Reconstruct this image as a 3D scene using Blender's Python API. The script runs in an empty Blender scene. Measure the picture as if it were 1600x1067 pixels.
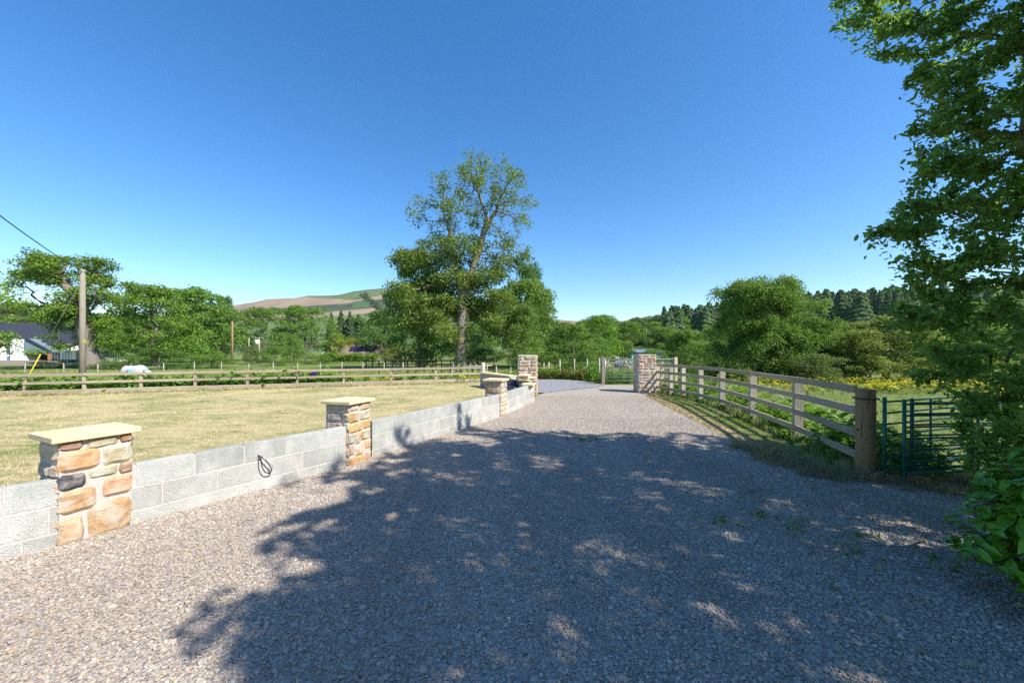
import bpy, math, random
import numpy as np
from mathutils import Vector, Matrix, noise as mnoise

R = math.radians
SC = bpy.context.scene
COL = SC.collection
rng = np.random.default_rng(7)
random.seed(7)
EL = 45.0; AZ = -31.0                  # sun
F = 600.0; YH = 547.0; CH = 1.6          # focal length and horizon in photograph pixels, eye height

def pw(px, py, z=0.0):
    Y = (CH - z) * F / (py - YH)
    return ((px - 800) / F * Y, Y)
def xa(px, Y): return (px - 800) / F * Y
def za(py, Y): return CH - (py - YH) / F * Y

# ------------------------------------------------------------------ terrain
FENCE_L = [(-30, 8.6), (-17.5, 13.2), (-1.44, 19.2)]
def sstep(a, b, x):
    t = np.clip((x - a) / (b - a), 0, 1); return t * t * (3 - 2 * t)
SKY_PX = [-400, 0, 60, 200, 370, 400, 450, 500, 540, 575, 600, 640, 720, 800, 860, 900, 960, 1100, 1600, 2200]
SKY_Y = [500, 497, 499, 495, 479, 473, 468, 465, 462, 456, 453, 458, 478, 492, 495, 499, 500, 495, 480, 490]
RH_PX = [-500, 700, 850, 950, 1030, 1130, 1250, 1440, 1700, 2600]
RH_Z = [-1, -1, -1, 1, 6, 10, 15, 21, 26, 26]
def zg(X, Y):
    X = np.asarray(X, float); Y = np.asarray(Y, float)
    D = np.hypot(X, Y)
    # left of the post and rail fence the ground falls away
    nx, ny = -0.35, 0.937
    dl = (X + 17.5) * nx + (Y - 13.2) * ny
    z = -0.02 - 0.85 * sstep(0.3, 5, dl) * sstep(3.5, -1.5, X)
    # beyond the gate and the right paddock
    z = z - 0.85 * sstep(20, 30, Y) * sstep(-1.5, 3.5, X)
    z = z - 0.10 * sstep(0.1, 1.5, X - 5.2 - 0.03 * Y) * sstep(22, 18, Y)
    z = z - 0.25 * sstep(14, 24, Y) * sstep(6, 8, X)
    Ys = np.where(Y > 1, Y, 1.0)
    px = np.clip(np.where(Y > 1, 800 + F * X / Ys, np.where(X < 0, -400, 2500)), -400, 2500)
    hr = np.interp(px, RH_PX, RH_Z)
    z = z + (hr + 1) * sstep(85, 210, D) * sstep(600, 300, D)
    hs = (YH - np.interp(px, SKY_PX, SKY_Y)) * 1000 / F * np.where(px < 700, 1.07, 1.0)
    gh = np.clip((Ys - 480) / 520, 0, 1)
    z = z + hs * np.where(Ys < 1000, np.clip(Ys, 0, 1000) / 1000 * gh ** 1.05, 1.0) * (Y > 1)
    z = z + np.where((Y <= 1) & (D > 100), 30 * sstep(150, 1000, D), 0)
    # pale field rising behind the white house
    z = z + 6.2 * sstep(78, 100, Y) * sstep(150, 60, px) * sstep(500, 200, D) * (Y > 1)
    z = z + 0.06 * np.sin(X * .31 + 1) * np.cos(Y * .23) * sstep(22, 40, D)
    return z

# ------------------------------------------------------------------ objects
def tag(o, label=None, cat=None, group=None, kind=None):
    if label: o['label'] = label
    if cat: o['category'] = cat
    if group: o['group'] = group
    if kind: o['kind'] = kind
    return o
def empty(name, loc, label, cat, group=None, rz=0):
    o = bpy.data.objects.new(name, None); COL.objects.link(o)
    o.location = loc; o.rotation_euler = (0, 0, rz); o.empty_display_size = .2
    return tag(o, label, cat, group)
def link(name, me, parent=None, loc=None):
    o = bpy.data.objects.new(name, me); COL.objects.link(o)
    if parent is not None: o.parent = parent
    if loc is not None: o.location = loc
    return o
def np_mesh(name, V, loops, counts, mats, smooth=False, fattr=None, mi=None):
    me = bpy.data.meshes.new(name)
    V = np.asarray(V, np.float32); loops = np.asarray(loops, np.int32); counts = np.asarray(counts, np.int32)
    me.vertices.add(len(V)); me.vertices.foreach_set('co', V.ravel())
    me.loops.add(len(loops)); me.loops.foreach_set('vertex_index', loops)
    me.polygons.add(len(counts))
    st = np.zeros(len(counts), np.int32); st[1:] = np.cumsum(counts)[:-1]
    me.polygons.foreach_set('loop_start', st)
    me.polygons.foreach_set('use_smooth', np.full(len(counts), smooth))
    for m in (mats if isinstance(mats, (list, tuple)) else [mats]): me.materials.append(m)
    if mi is not None: me.polygons.foreach_set('material_index', np.asarray(mi, np.int32))
    if fattr:
        for k, a in fattr.items():
            a = np.asarray(a, np.float32)
            if a.ndim == 1:
                at = me.attributes.new(k, 'FLOAT', 'FACE'); at.data.foreach_set('value', a)
            else:
                at = me.attributes.new(k, 'FLOAT_VECTOR', 'FACE'); at.data.foreach_set('vector', a.ravel())
    me.update(calc_edges=True); me.validate()
    return me

class MB:
    """collects faces (optionally tinted) for one mesh"""
    def __init__(s): s.v = []; s.f = []; s.t = []; s.m = []
    def add(s, vs, fs, tint=(.5, .5, .5), m=0):
        b = len(s.v); s.v += [tuple(v) for v in vs]
        for f in fs: s.f.append([i + b for i in f]); s.t.append(tint); s.m.append(m)
        return s
    def box(s, c, d, rz=0, tint=(.5, .5, .5), m=0, bev=0.0, M=None):
        hx, hy, hz = d[0] / 2, d[1] / 2, d[2] / 2
        if bev > 0:
            b = min(bev, hx * .9, hy * .9, hz * .9); vs = []
            for sx in (-1, 1):
                for sy in (-1, 1):
                    for sz in (-1, 1):
                        vs += [(sx * hx, sy * (hy - b), sz * (hz - b)), (sx * (hx - b), sy * hy, sz * (hz - b)), (sx * (hx - b), sy * (hy - b), sz * hz)]
            I = lambda x, y, z, k: ((x > 0) * 4 + (y > 0) * 2 + (z > 0)) * 3 + k
            fs = []
            for a in (-1, 1):
                q = [I(a, -1, -1, 0), I(a, 1, -1, 0), I(a, 1, 1, 0), I(a, -1, 1, 0)]; fs.append(q if a > 0 else q[::-1])
                q = [I(-1, a, -1, 1), I(-1, a, 1, 1), I(1, a, 1, 1), I(1, a, -1, 1)]; fs.append(q if a > 0 else q[::-1])
                q = [I(-1, -1, a, 2), I(1, -1, a, 2), I(1, 1, a, 2), I(-1, 1, a, 2)]; fs.append(q if a > 0 else q[::-1])
            for a in (-1, 1):
                for c2 in (-1, 1):
                    fs.append([I(a, c2, -1, 0), I(a, c2, 1, 0), I(a, c2, 1, 1), I(a, c2, -1, 1)])
                    fs.append([I(a, -1, c2, 0), I(a, 1, c2, 0), I(a, 1, c2, 2), I(a, -1, c2, 2)])
                    fs.append([I(-1, a, c2, 1), I(1, a, c2, 1), I(1, a, c2, 2), I(-1, a, c2, 2)])
            for sx in (-1, 1):
                for sy in (-1, 1):
                    for sz in (-1, 1): fs.append([I(sx, sy, sz, 0), I(sx, sy, sz, 1), I(sx, sy, sz, 2)])
        else:
            vs = [(x, y, z) for x in (-hx, hx) for y in (-hy, hy) for z in (-hz, hz)]
            fs = [(0, 1, 3, 2), (4, 6, 7, 5), (0, 4, 5, 1), (2, 3, 7, 6), (0, 2, 6, 4), (1, 5, 7, 3)]
        if M is None: M = Matrix.Translation(c) @ Matrix.Rotation(rz, 4, 'Z')
        return s.add([M @ Vector(v) for v in vs], fs, tint, m)
    def beam(s, a, b, w, h, tint=(.5, .5, .5), m=0, bev=0.004, roll=0):
        """box from a to b, w wide (horizontal), h tall"""
        a = Vector(a); b = Vector(b); d = b - a; L = d.length; x = d.normalized()
        y = Vector((0, 0, 1)).cross(x)
        y = y.normalized() if y.length > 1e-4 else Vector((0, 1, 0))
        z = x.cross(y)
        M = Matrix((x, y, z)).transposed().to_4x4(); M.translation = (a + b) / 2
        return s.box(None, (L, w, h), 0, tint, m, bev, M @ Matrix.Rotation(roll, 4, 'X'))
    def tube(s, pts, rad, n=8, tint=(.5, .5, .5), m=0, cap=True):
        pts = [Vector(p) for p in pts]
        if not hasattr(rad, '__len__'): rad = [rad] * len(pts)
        vs = []; prev = None
        for i, p in enumerate(pts):
            d = (pts[min(i + 1, len(pts) - 1)] - pts[max(i - 1, 0)]).normalized()
            ref = Vector((1, 0, 0)) if abs(d.x) < .8 else Vector((0, 1, 0))
            if prev is not None: ref = prev
            u = (ref - d * ref.dot(d)).normalized(); w = d.cross(u); prev = u
            for k in range(n):
                a = 2 * math.pi * k / n
                vs.append(p + (u * math.cos(a) + w * math.sin(a)) * rad[i])
        fs = []
        for i in range(len(pts) - 1):
            for k in range(n):
                k2 = (k + 1) % n
                fs.append((i * n + k, i * n + k2, (i + 1) * n + k2, (i + 1) * n + k))
        if cap: fs.append(tuple(range(n))[::-1]); fs.append(tuple((len(pts) - 1) * n + k for k in range(n)))
        return s.add(vs, fs, tint, m)
    def mesh(s, name, mats, smooth=False):
        loops = [i for f in s.f for i in f]
        return np_mesh(name, s.v, loops, [len(f) for f in s.f], mats, smooth, {'tint': np.array(s.t)}, s.m)
    def build(s, name, mats, parent=None, smooth=False, loc=None):
        return link(name, s.mesh(name, mats, smooth), parent, loc)

# ------------------------------------------------------------------ materials
class NT:
    def __init__(s, name):
        s.mat = bpy.data.materials.new(name); s.mat.use_nodes = True
        s.t = s.mat.node_tree; s.t.nodes.clear()
        s.out = s.t.nodes.new('ShaderNodeOutputMaterial')
    def n(s, typ, ins=None, **kw):
        nd = s.t.nodes.new(typ)
        for k, v in kw.items(): setattr(nd, k, v)
        for k, v in (ins or {}).items():
            sock = nd.inputs[k]
            if isinstance(v, bpy.types.NodeSocket): s.t.links.new(v, sock)
            else: sock.default_value = v
        return nd
    def noise(s, scale, vec=None, detail=4, rough=.6, out='Fac'):
        i = {'Scale': scale, 'Detail': detail, 'Roughness': rough}
        if vec is not None: i['Vector'] = vec
        return s.n('ShaderNodeTexNoise', i).outputs[out]
    def ramp(s, fac, stops, interp='LINEAR'):
        nd = s.n('ShaderNodeValToRGB', {'Fac': fac}); r = nd.color_ramp; r.interpolation = interp
        while len(r.elements) > 1: r.elements.remove(r.elements[0])
        r.elements[0].position = stops[0][0]; r.elements[0].color = c4(stops[0][1])
        for p, c in stops[1:]:
            e = r.elements.new(p); e.color = c4(c)
        return nd.outputs['Color']
    def mix(s, f, a, b, bt='MIX'):
        nd = s.n('ShaderNodeMix', {}, data_type='RGBA', blend_type=bt)
        for i, v in ((0, f), (6, a), (7, b)):
            if isinstance(v, bpy.types.NodeSocket): s.t.links.new(v, nd.inputs[i])
            else: nd.inputs[i].default_value = v if i == 0 else c4(v)
        return nd.outputs[2]
    def math(s, op, a, b=0.0, clamp=False):
        nd = s.n('ShaderNodeMath', {0: a, 1: b}, operation=op); nd.use_clamp = clamp
        return nd.outputs[0]
    def pos(s): return s.n('ShaderNodeNewGeometry').outputs['Position']
    def obj(s): return s.n('ShaderNodeTexCoord').outputs['Object']
    def attr(s, name, out='Fac'): return s.n('ShaderNodeAttribute', attribute_name=name).outputs[out]
    def bump(s, h, strength=.5, dist=.01):
        return s.n('ShaderNodeBump', {'Height': h, 'Strength': strength, 'Distance': dist}).outputs['Normal']
    def bsdf(s, col, rough=.8, normal=None, spec=.3, metal=0.0, **kw):
        i = {'Base Color': col if isinstance(col, bpy.types.NodeSocket) else c4(col), 'Roughness': rough, 'Specular IOR Level': spec, 'Metallic': metal}
        if normal is not None: i['Normal'] = normal
        return s.n('ShaderNodeBsdfPrincipled', i).outputs[0]
    def done(s, sh):
        s.t.links.new(sh, s.out.inputs['Surface']); return s.mat
def c4(c):
    c = tuple(c); return c if len(c) == 4 else (c[0], c[1], c[2], 1.0)

def mat_simple(name, col, rough=.7, spec=.3, metal=0, nscale=8, var=.15, bump=.0):
    m = NT(name); n = m.noise(nscale, m.pos())
    lo = tuple(c * (1 - var) for c in col); hi = tuple(min(1, c * (1 + var)) for c in col)
    c = m.ramp(n, [(.3, lo), (.7, hi)])
    nr = m.bump(m.noise(nscale * 6, m.pos()), bump, .01) if bump else None
    return m.done(m.bsdf(c, rough, nr, spec, metal))

def mat_leaf(name, cols, trans=.35, rough=.5, spec=.3, objvar=.25, tcol=None):
    m = NT(name); r = m.attr('rnd')
    k = len(cols) - 1
    c = m.ramp(r, [(i / k, cols[i]) for i in range(k + 1)])
    oi = m.n('ShaderNodeObjectInfo').outputs['Random']
    g = m.n('ShaderNodeNewGeometry')
    big = m.noise(.35, m.obj(), 2)
    v = m.math('ADD', m.math('MULTIPLY', oi, objvar), m.math('MULTIPLY', big, .5))
    v = m.math('ADD', v, 1 - objvar / 2 - .25)
    hs = m.n('ShaderNodeHueSaturation', {'Hue': m.math('ADD', m.math('MULTIPLY', oi, .02), .49), 'Saturation': 1.0, 'Value': v, 'Color': c}).outputs[0]
    b = m.bsdf(hs, rough, None, spec)
    tc = m.mix(.55, hs, tcol or (.22, .40, .03), 'MIX')
    t = m.n('ShaderNodeBsdfTranslucent', {'Color': tc}).outputs[0]
    return m.done(m.n('ShaderNodeMixShader', {0: trans, 1: b, 2: t}).outputs[0])

LEAF_BRIGHT = mat_leaf('leaf_bright', [(0.09, 0.17, 0.016), (0.155, 0.27, 0.024), (0.235, 0.37, 0.04)], .4)
LEAF_MID = mat_leaf('leaf_mid', [(0.095, 0.18, 0.028), (0.16, 0.265, 0.04), (0.24, 0.355, 0.065)], .42)
LEAF_DARK = mat_leaf('leaf_dark', [(0.06, 0.13, 0.022), (0.1, 0.19, 0.03), (0.155, 0.25, 0.048)], .38)
LEAF_OLIVE = mat_leaf('leaf_olive', [(0.16, 0.19, 0.03), (0.25, 0.28, 0.055), (0.35, 0.37, 0.09)], .4)
LEAF_GREY = mat_leaf('leaf_grey', [(0.09, 0.13, 0.04), (0.14, 0.18, 0.055), (0.2, 0.235, 0.085)], .35)
LEAF_YELLOW = mat_leaf('leaf_yellow', [(.17, .21, .02), (.26, .27, .03), (.35, .34, .04)])
LEAF_CONIF = mat_leaf('leaf_conif', [(0.045, 0.085, 0.03), (0.08, 0.125, 0.045), (0.12, 0.17, 0.065)], .2)
LEAF_PINE = mat_leaf('leaf_pine', [(0.12, 0.19, 0.085), (0.185, 0.265, 0.125), (0.26, 0.345, 0.175)], .35)
LEAF_ASH = mat_leaf('leaf_ash', [(0.11, 0.155, 0.026), (0.175, 0.23, 0.04), (0.255, 0.31, 0.07)], .4)
LEAF_HOLLY = mat_leaf('leaf_holly', [(0.055, 0.135, 0.027), (0.105, 0.215, 0.038), (0.175, 0.31, 0.05), (0.25, 0.39, 0.07)], .5, .28, .5, .1, (.38, .58, .08))
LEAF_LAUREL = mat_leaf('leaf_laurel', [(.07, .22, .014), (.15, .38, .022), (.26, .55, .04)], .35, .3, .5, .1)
LEAF_ALDER = mat_leaf('leaf_alder', [(.10, .19, .028), (.165, .28, .04), (.245, .37, .065)], .4)
LEAF_WEED = mat_leaf('leaf_weed', [(.08, .17, .02), (.14, .27, .03), (.22, .36, .05)], .4)
LEAF_RUST = mat_leaf('leaf_rust', [(.16, .07, .02), (.22, .11, .03), (.12, .14, .03)], .2)
LEAF_STRAW = mat_leaf('leaf_straw', [(.30, .24, .13), (.42, .35, .20), (.50, .43, .26)], .2, .8, .1)

def mat_bark(name, lo, hi, lichen=None):
    m = NT(name); o = m.pos()
    mp = m.n('ShaderNodeMapping', {'Vector': o, 'Scale': (6, 6, 1.3)}).outputs[0]
    n = m.noise(2.2, mp, 6, .7); c = m.ramp(n, [(.3, lo), (.7, hi)])
    if lichen: c = m.mix(m.ramp(m.noise(1.1, o, 3), [(.55, (0, 0, 0)), (.62, (1, 1, 1))]), c, lichen)
    return m.done(m.bsdf(c, .9, m.bump(n, .9, .04), .15))
BARK = mat_bark('bark_grey', (.10, .085, .065), (.27, .24, .20))
BARK_ASH = mat_bark('bark_ash', (.12, .105, .08), (.30, .265, .21), (.30, .22, .09))
BARK_HOLLY = mat_bark('bark_holly', (.16, .13, .08), (.34, .30, .20))

def mat_wood(name, lo, hi, axis='X', knots=True):
    m = NT(name); o = m.pos()
    n = m.noise(3, m.n('ShaderNodeMapping', {'Vector': o, 'Scale': (2, 2, 25) if axis == 'X' else (20, 20, 1.2)}).outputs[0], 6, .65)
    n2 = m.noise(1.7, o, 3)
    c = m.ramp(n, [(.25, lo), (.75, hi)])
    c = m.mix(m.math('MULTIPLY', n2, .5), c, tuple(x * .55 for x in lo))
    vk = m.n('ShaderNodeTexVoronoi', {'Vector': o, 'Scale': 3.2}, feature='F1').outputs['Distance']
    if knots: c = m.mix(m.ramp(vk, [(.04, (1, 1, 1)), (.08, (0, 0, 0))]), c, tuple(x * .35 for x in lo))
    cr = m.noise(4, m.n('ShaderNodeMapping', {'Vector': o, 'Scale': (9, 9, .35) if axis == 'Z' else (1.2, 1.2, 30)}).outputs[0], 3, .5)
    c = m.mix(m.ramp(cr, [(.30, (.9, .9, .9)), (.36, (0, 0, 0))]), c, tuple(x * .25 for x in lo))
    tn = m.attr('tint', 'Vector')
    c = m.mix(1.0, c, m.n('ShaderNodeVectorMath', {0: tn, 1: (2, 2, 2)}, operation='MULTIPLY').outputs[0], 'MULTIPLY')
    return m.done(m.bsdf(c, .85, m.bump(n, .5, .01), .15))
WOOD = mat_wood('weathered_rail_wood', (.31, .26, .185), (.53, .46, .34))
WOOD_POST = mat_wood('post_wood', (.24, .16, .08), (.44, .31, .17), 'Z')
WOOD_STAKE = mat_wood('stake_wood', (.36, .33, .27), (.60, .56, .47), 'Z', False)
WOOD_BLACK = mat_simple('dark_wood', (.035, .03, .028), .8)
WOOD_POLE = mat_wood('pole_wood', (.23, .20, .15), (.38, .34, .27), 'Z', False)
WOOD_POLE_BROWN = mat_wood('brown_pole_wood', (.26, .16, .09), (.40, .27, .17), 'Z', False)
GALV = mat_simple('galvanised_steel', (.34, .38, .40), .4, .5, .6, 20, .1)
GREENPAINT = mat_simple('green_paint', (.012, .11, .07), .4, .5, 0, 20, .2)
WIRE = mat_simple('wire', (.12, .12, .12), .5, .4, .5)
CABLE = mat_simple('black_cable', (.02, .02, .02), .5, .5)
CABLE_W = mat_simple('pale_cable', (.45, .45, .44), .5, .5)
YELLOW = mat_simple('yellow_plastic', (.70, .48, .01), .5, .4)
WHITE = mat_simple('white_render', (.78, .78, .75), .9, .1, 0, 1.5, .04)
SLATE = mat_simple('dark_slate', (.035, .038, .048), .55, .4, 0, 3, .3)
CLAD = mat_simple('blue_grey_cladding', (.16, .22, .25), .7, .2, 0, 3, .1)
GLASS = mat_simple('window_glass', (.12, .17, .19), .08, .8, 0, 2, .2)
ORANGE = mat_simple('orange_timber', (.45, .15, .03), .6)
SHADE_IN = mat_simple('dim_interior', (.05, .045, .045), .9)
SOLAR = mat_simple('solar_panel', (.012, .016, .05), .15, .6)
BROWNROOF = mat_simple('brown_tile', (.22, .15, .12), .9, .1, 0, 4, .25)
GREENBOX = mat_simple('green_tank_paint', (.06, .30, .22), .6)
BLUEBOX = mat_simple('blue_drum_paint', (.03, .12, .28), .6)
PURPLE = mat_simple('purple_plastic', (.12, .03, .30), .5)
RED = mat_simple('red_plastic', (.45, .03, .03), .5)
BLACKPL = mat_simple('black_sheet', (.025, .03, .035), .5, .4, 0, 6, .3, .4)

def mat_stone():
    m = NT('rubble_stone'); o = m.pos(); t = m.attr('tint', 'Vector')
    n = m.noise(9, o, 6, .7); n2 = m.noise(45, o, 4, .7)
    v = m.n('ShaderNodeVectorMath', {0: t, 1: (1, 1, 1)}, operation='MULTIPLY').outputs[0]
    dk = m.mix(m.ramp(n, [(.35, (1, 1, 1)), (.62, (0, 0, 0))]), v, m.mix(1.0, v, (.72, .55, .42), 'MULTIPLY'))
    c = m.mix(m.ramp(m.noise(5.5, o, 3), [(.50, (0, 0, 0)), (.68, (.7, .7, .7))]), dk, (.52, .47, .40))
    c = m.mix(m.ramp(n2, [(.28, (.6, .6, .6)), (.4, (0, 0, 0))]), c, (.13, .11, .09))
    h = m.math('ADD', n, m.math('MULTIPLY', n2, .35))
    return m.done(m.bsdf(c, .92, m.bump(h, .9, .02), .1))
STONE = mat_stone()
def mat_mortar():
    m = NT('lime_mortar'); o = m.pos(); n = m.noise(30, o, 6, .7)
    c = m.ramp(n, [(.3, (.42, .38, .34)), (.7, (.58, .54, .48))])
    return m.done(m.bsdf(c, .95, m.bump(n, .8, .01), .05))
MORTAR = mat_mortar()
def mat_block():
    m = NT('concrete_block'); o = m.pos(); t = m.attr('tint', 'Vector')
    n = m.noise(6, o, 5, .65); v = m.n('ShaderNodeTexVoronoi', {'Vector': o, 'Scale': 95}, feature='F1').outputs['Distance']
    v2 = m.noise(120, o, 3, .7)
    c = m.mix(m.ramp(n, [(.3, (0, 0, 0)), (.75, (1, 1, 1))]), m.mix(1.0, t, (.80, .83, .80), 'MULTIPLY'), m.mix(1.0, t, (1.12, 1.12, 1.1), 'MULTIPLY'))
    c = m.mix(m.ramp(v2, [(.32, (.95, .95, .95)), (.44, (0, 0, 0))]), c, (.13, .13, .125))
    st = m.noise(2.2, m.n('ShaderNodeMapping', {'Vector': o, 'Scale': (1, 1, .5)}).outputs[0], 4)
    c = m.mix(m.ramp(st, [(.52, (0, 0, 0)), (.72, (.45, .45, .45))]), c, (.62, .61, .58))
    return m.done(m.bsdf(c, .95, m.bump(m.math('ADD', v2, m.math('MULTIPLY', v, -.8)), .7, .008), .08))
BLOCK = mat_block()
def mat_cap():
    m = NT('cream_sandstone_slab'); o = m.pos(); n = m.noise(5, o, 5, .6); n2 = m.noise(70, o, 4)
    c = m.ramp(n, [(.3, (.58, .46, .26)), (.7, (.72, .60, .38))])
    c = m.mix(m.ramp(n2, [(.3, (.4, .4, .4)), (.42, (0, 0, 0))]), c, (.38, .30, .18))
    return m.done(m.bsdf(c, .9, m.bump(n2, .4, .004), .1))
CAP = mat_cap()

def mat_ground():
    m = NT('pasture'); o = m.pos()
    big = m.noise(.05, o, 4); mid = m.noise(.6, o, 5); fine = m.noise(9, o, 5, .7)
    near = m.ramp(fine, [(.3, (.06, .10, .02)), (.5, (.12, .175, .04)), (.72, (.22, .26, .09))])
    near = m.mix(m.ramp(mid, [(.45, (0, 0, 0)), (.65, (.55, .55, .55))]), near, (.25, .24, .11))
    # far hill: brown ploughed and heather ground with green fields
    d = m.n('ShaderNodeVectorMath', {0: o}, operation='LENGTH').outputs['Value']
    hill = m.n('ShaderNodeSeparateXYZ', {0: o}).outputs
    hn = m.noise(.006, m.n('ShaderNodeMapping', {'Vector': o, 'Scale': (1, 1, 3)}).outputs[0], 5, .55)
    z = hill[2]
    xx = m.math('DIVIDE', m.math('ADD', m.math('MULTIPLY', m.math('SUBTRACT', hn, .5), 60), hill[1]), 1000)
    brown = m.ramp(m.noise(.02, m.n('ShaderNodeMapping', {'Vector': o, 'Scale': (1, .25, 1)}).outputs[0], 5, .6), [(.3, (.22, .165, .11)), (.7, (.31, .24, .165))])
    dkg = m.ramp(m.noise(.03, o, 5, .7), [(.35, (.04, .06, .03)), (.7, (.085, .105, .055))])
    tp = m.math('DIVIDE', hill[0], hill[1])
    isb = m.ramp(xx, [(.80, (0, 0, 0)), (.803, (1, 1, 1)), (.845, (1, 1, 1)), (.848, (0, 0, 0)), (.905, (0, 0, 0)), (.908, (1, 1, 1))])
    far = m.mix(isb, m.mix(m.ramp(xx, [(.80, (0, 0, 0)), (.81, (1, 1, 1))]), (.11, .16, .055), dkg), brown)
    zz = m.math('GREATER_THAN', m.math('ADD', xx, m.math('MULTIPLY', tp, .5)), .722)
    zz = m.math('MULTIPLY', zz, m.math('GREATER_THAN', xx, .93))
    far = m.mix(zz, far, m.mix(m.ramp(m.math('ADD', hn, m.math('MULTIPLY', tp, .8)), [(.15, (0, 0, 0)), (.17, (1, 1, 1))]), (.11, .15, .06), (.085, .09, .045)))
    g2 = m.math('MULTIPLY', m.math('MULTIPLY', m.math('GREATER_THAN', tp, -.415), m.math('LESS_THAN', tp, -.372)), m.math('MULTIPLY', m.math('GREATER_THAN', xx, .86), m.math('LESS_THAN', xx, .915)))
    far = m.mix(g2, far, (.07, .12, .05))
    right = m.math('GREATER_THAN', tp, -.02)
    far = m.mix(right, far, m.ramp(hn, [(.4, (.10, .15, .06)), (.5, (.16, .20, .08)), (.6, (.20, .17, .10))]))
    f = m.ramp(m.math('DIVIDE', d, 1000), [(.38, (0, 0, 0)), (.5, (1, 1, 1))])
    c = m.mix(f, near, far)
    # pale cut field behind the white house
    pf = m.math('MULTIPLY', m.math('GREATER_THAN', hill[1], 80.0), m.math('LESS_THAN', tp, -1.0))
    pf = m.math('MULTIPLY', pf, m.math('LESS_THAN', hill[1], 130.0))
    c = m.mix(pf, c, (.52, .47, .33))
    return m.done(m.bsdf(c, .95, m.bump(fine, .6, .05), .05))
GROUND = mat_ground()

def mat_lawn():
    m = NT('dry_lawn'); o = m.pos()
    a = m.noise(.55, o, 5, .65); b = m.noise(2.2, m.n('ShaderNodeMapping', {'Vector': o, 'Scale': (.6, 2.2, 1), 'Rotation': (0, 0, .35)}).outputs[0], 5, .7); f = m.noise(45, o, 5, .8)
    straw = m.ramp(f, [(.3, (.28, .23, .11)), (.5, (.46, .39, .21)), (.7, (.62, .54, .34))])
    green = m.ramp(f, [(.3, (.10, .13, .03)), (.5, (.20, .23, .07)), (.7, (.33, .34, .14))])
    k = m.ramp(m.math('ADD', m.math('MULTIPLY', a, .5), m.math('MULTIPLY', b, .5)), [(.45, (.0, .0, .0)), (.60, (1, 1, 1))])
    c = m.mix(k, straw, green)
    return m.done(m.bsdf(c, .95, m.bump(f, .8, .03), .05))
LAWN = mat_lawn()
def mat_verge():
    m = NT('verge_turf'); o = m.pos(); f = m.noise(40, o, 5, .8); a = m.noise(1.3, o, 4)
    # u = signed distance stored on the mesh: 0 at the gravel, 1 at the fence
    u = m.attr('edge')
    straw = m.ramp(f, [(.3, (.24, .18, .09)), (.55, (.44, .35, .19)), (.7, (.55, .46, .28))])
    green = m.ramp(f, [(.3, (.11, .16, .03)), (.5, (.20, .26, .06)), (.7, (.32, .37, .13))])
    k = m.ramp(m.math('ADD', u, m.math('MULTIPLY', m.math('SUBTRACT', a, .5), .6)), [(.36, (0, 0, 0)), (.58, (1, 1, 1))])
    return m.done(m.bsdf(m.mix(k, straw, green), .95, m.bump(f, .8, .03), .05))
VERGE = mat_verge()

def mat_gravel(name, stops, scale, disp=.012):
    m = NT(name); o = m.pos()
    v = m.n('ShaderNodeTexVoronoi', {'Vector': o, 'Scale': scale, 'Randomness': 1.0}, feature='F1')
    ve = m.n('ShaderNodeTexVoronoi', {'Vector': o, 'Scale': scale, 'Randomness': 1.0}, feature='DISTANCE_TO_EDGE').outputs['Distance']
    r = m.n('ShaderNodeSeparateXYZ', {0: v.outputs['Color']}).outputs[0]
    c = m.ramp(r, stops, 'LINEAR')
    patch = m.noise(.9, o, 4); 
    c = m.mix(m.ramp(patch, [(.4, (0, 0, 0)), (.7, (.25, .25, .25))]), c, tuple(x * .75 for x in stops[len(stops) // 2][1]))
    gap = m.ramp(ve, [(.0, (1, 1, 1)), (.07, (0, 0, 0))])
    c = m.mix(m.math('MULTIPLY', gap, .7), c, (.07, .06, .055))
    h = m.ramp(m.math('SUBTRACT', 1.0, v.outputs['Distance']), [(.3, (0, 0, 0)), (1, (1, 1, 1))])
    return m.done(m.bsdf(c, .85, m.bump(h, .9, disp), .2))
PINKS = [(0, (.25, .215, .18)), (.2, (.35, .30, .25)), (.45, (.425, .365, .305)), (.6, (.39, .35, .31)), (.78, (.49, .43, .35)), (.9, (.44, .33, .22)), (1, (.61, .55, .46))]
GRAVEL = mat_gravel('pink_gravel', PINKS, 42)
TRACKM = mat_gravel('grey_stone_track', [(0, (.16, .16, .165)), (.5, (.27, .27, .275)), (1, (.40, .39, .38))], 30)
def mat_pebble():
    m = NT('pebble'); r = m.n('ShaderNodeObjectInfo').outputs['Random']
    n = m.noise(90, m.pos(), 4)
    c = m.ramp(r, PINKS)
    c = m.mix(m.ramp(n, [(.35, (.35, .35, .35)), (.6, (0, 0, 0))]), c, m.mix(1.0, c, (.6, .56, .55), 'MULTIPLY'))
    w = m.noise(1.0, m.n('ShaderNodeMapping', {'Vector': m.pos(), 'Scale': (.9, .22, 1), 'Rotation': (0, 0, .1)}).outputs[0], 4, .6)
    c = m.mix(m.ramp(w, [(.42, (0, 0, 0)), (.62, (.55, .55, .55))]), c, m.mix(1.0, c, (.74, .70, .66), 'MULTIPLY'))
    return m.done(m.bsdf(c, .75, m.bump(n, .4, .003), .25))
PEBBLE = mat_pebble()
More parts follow.
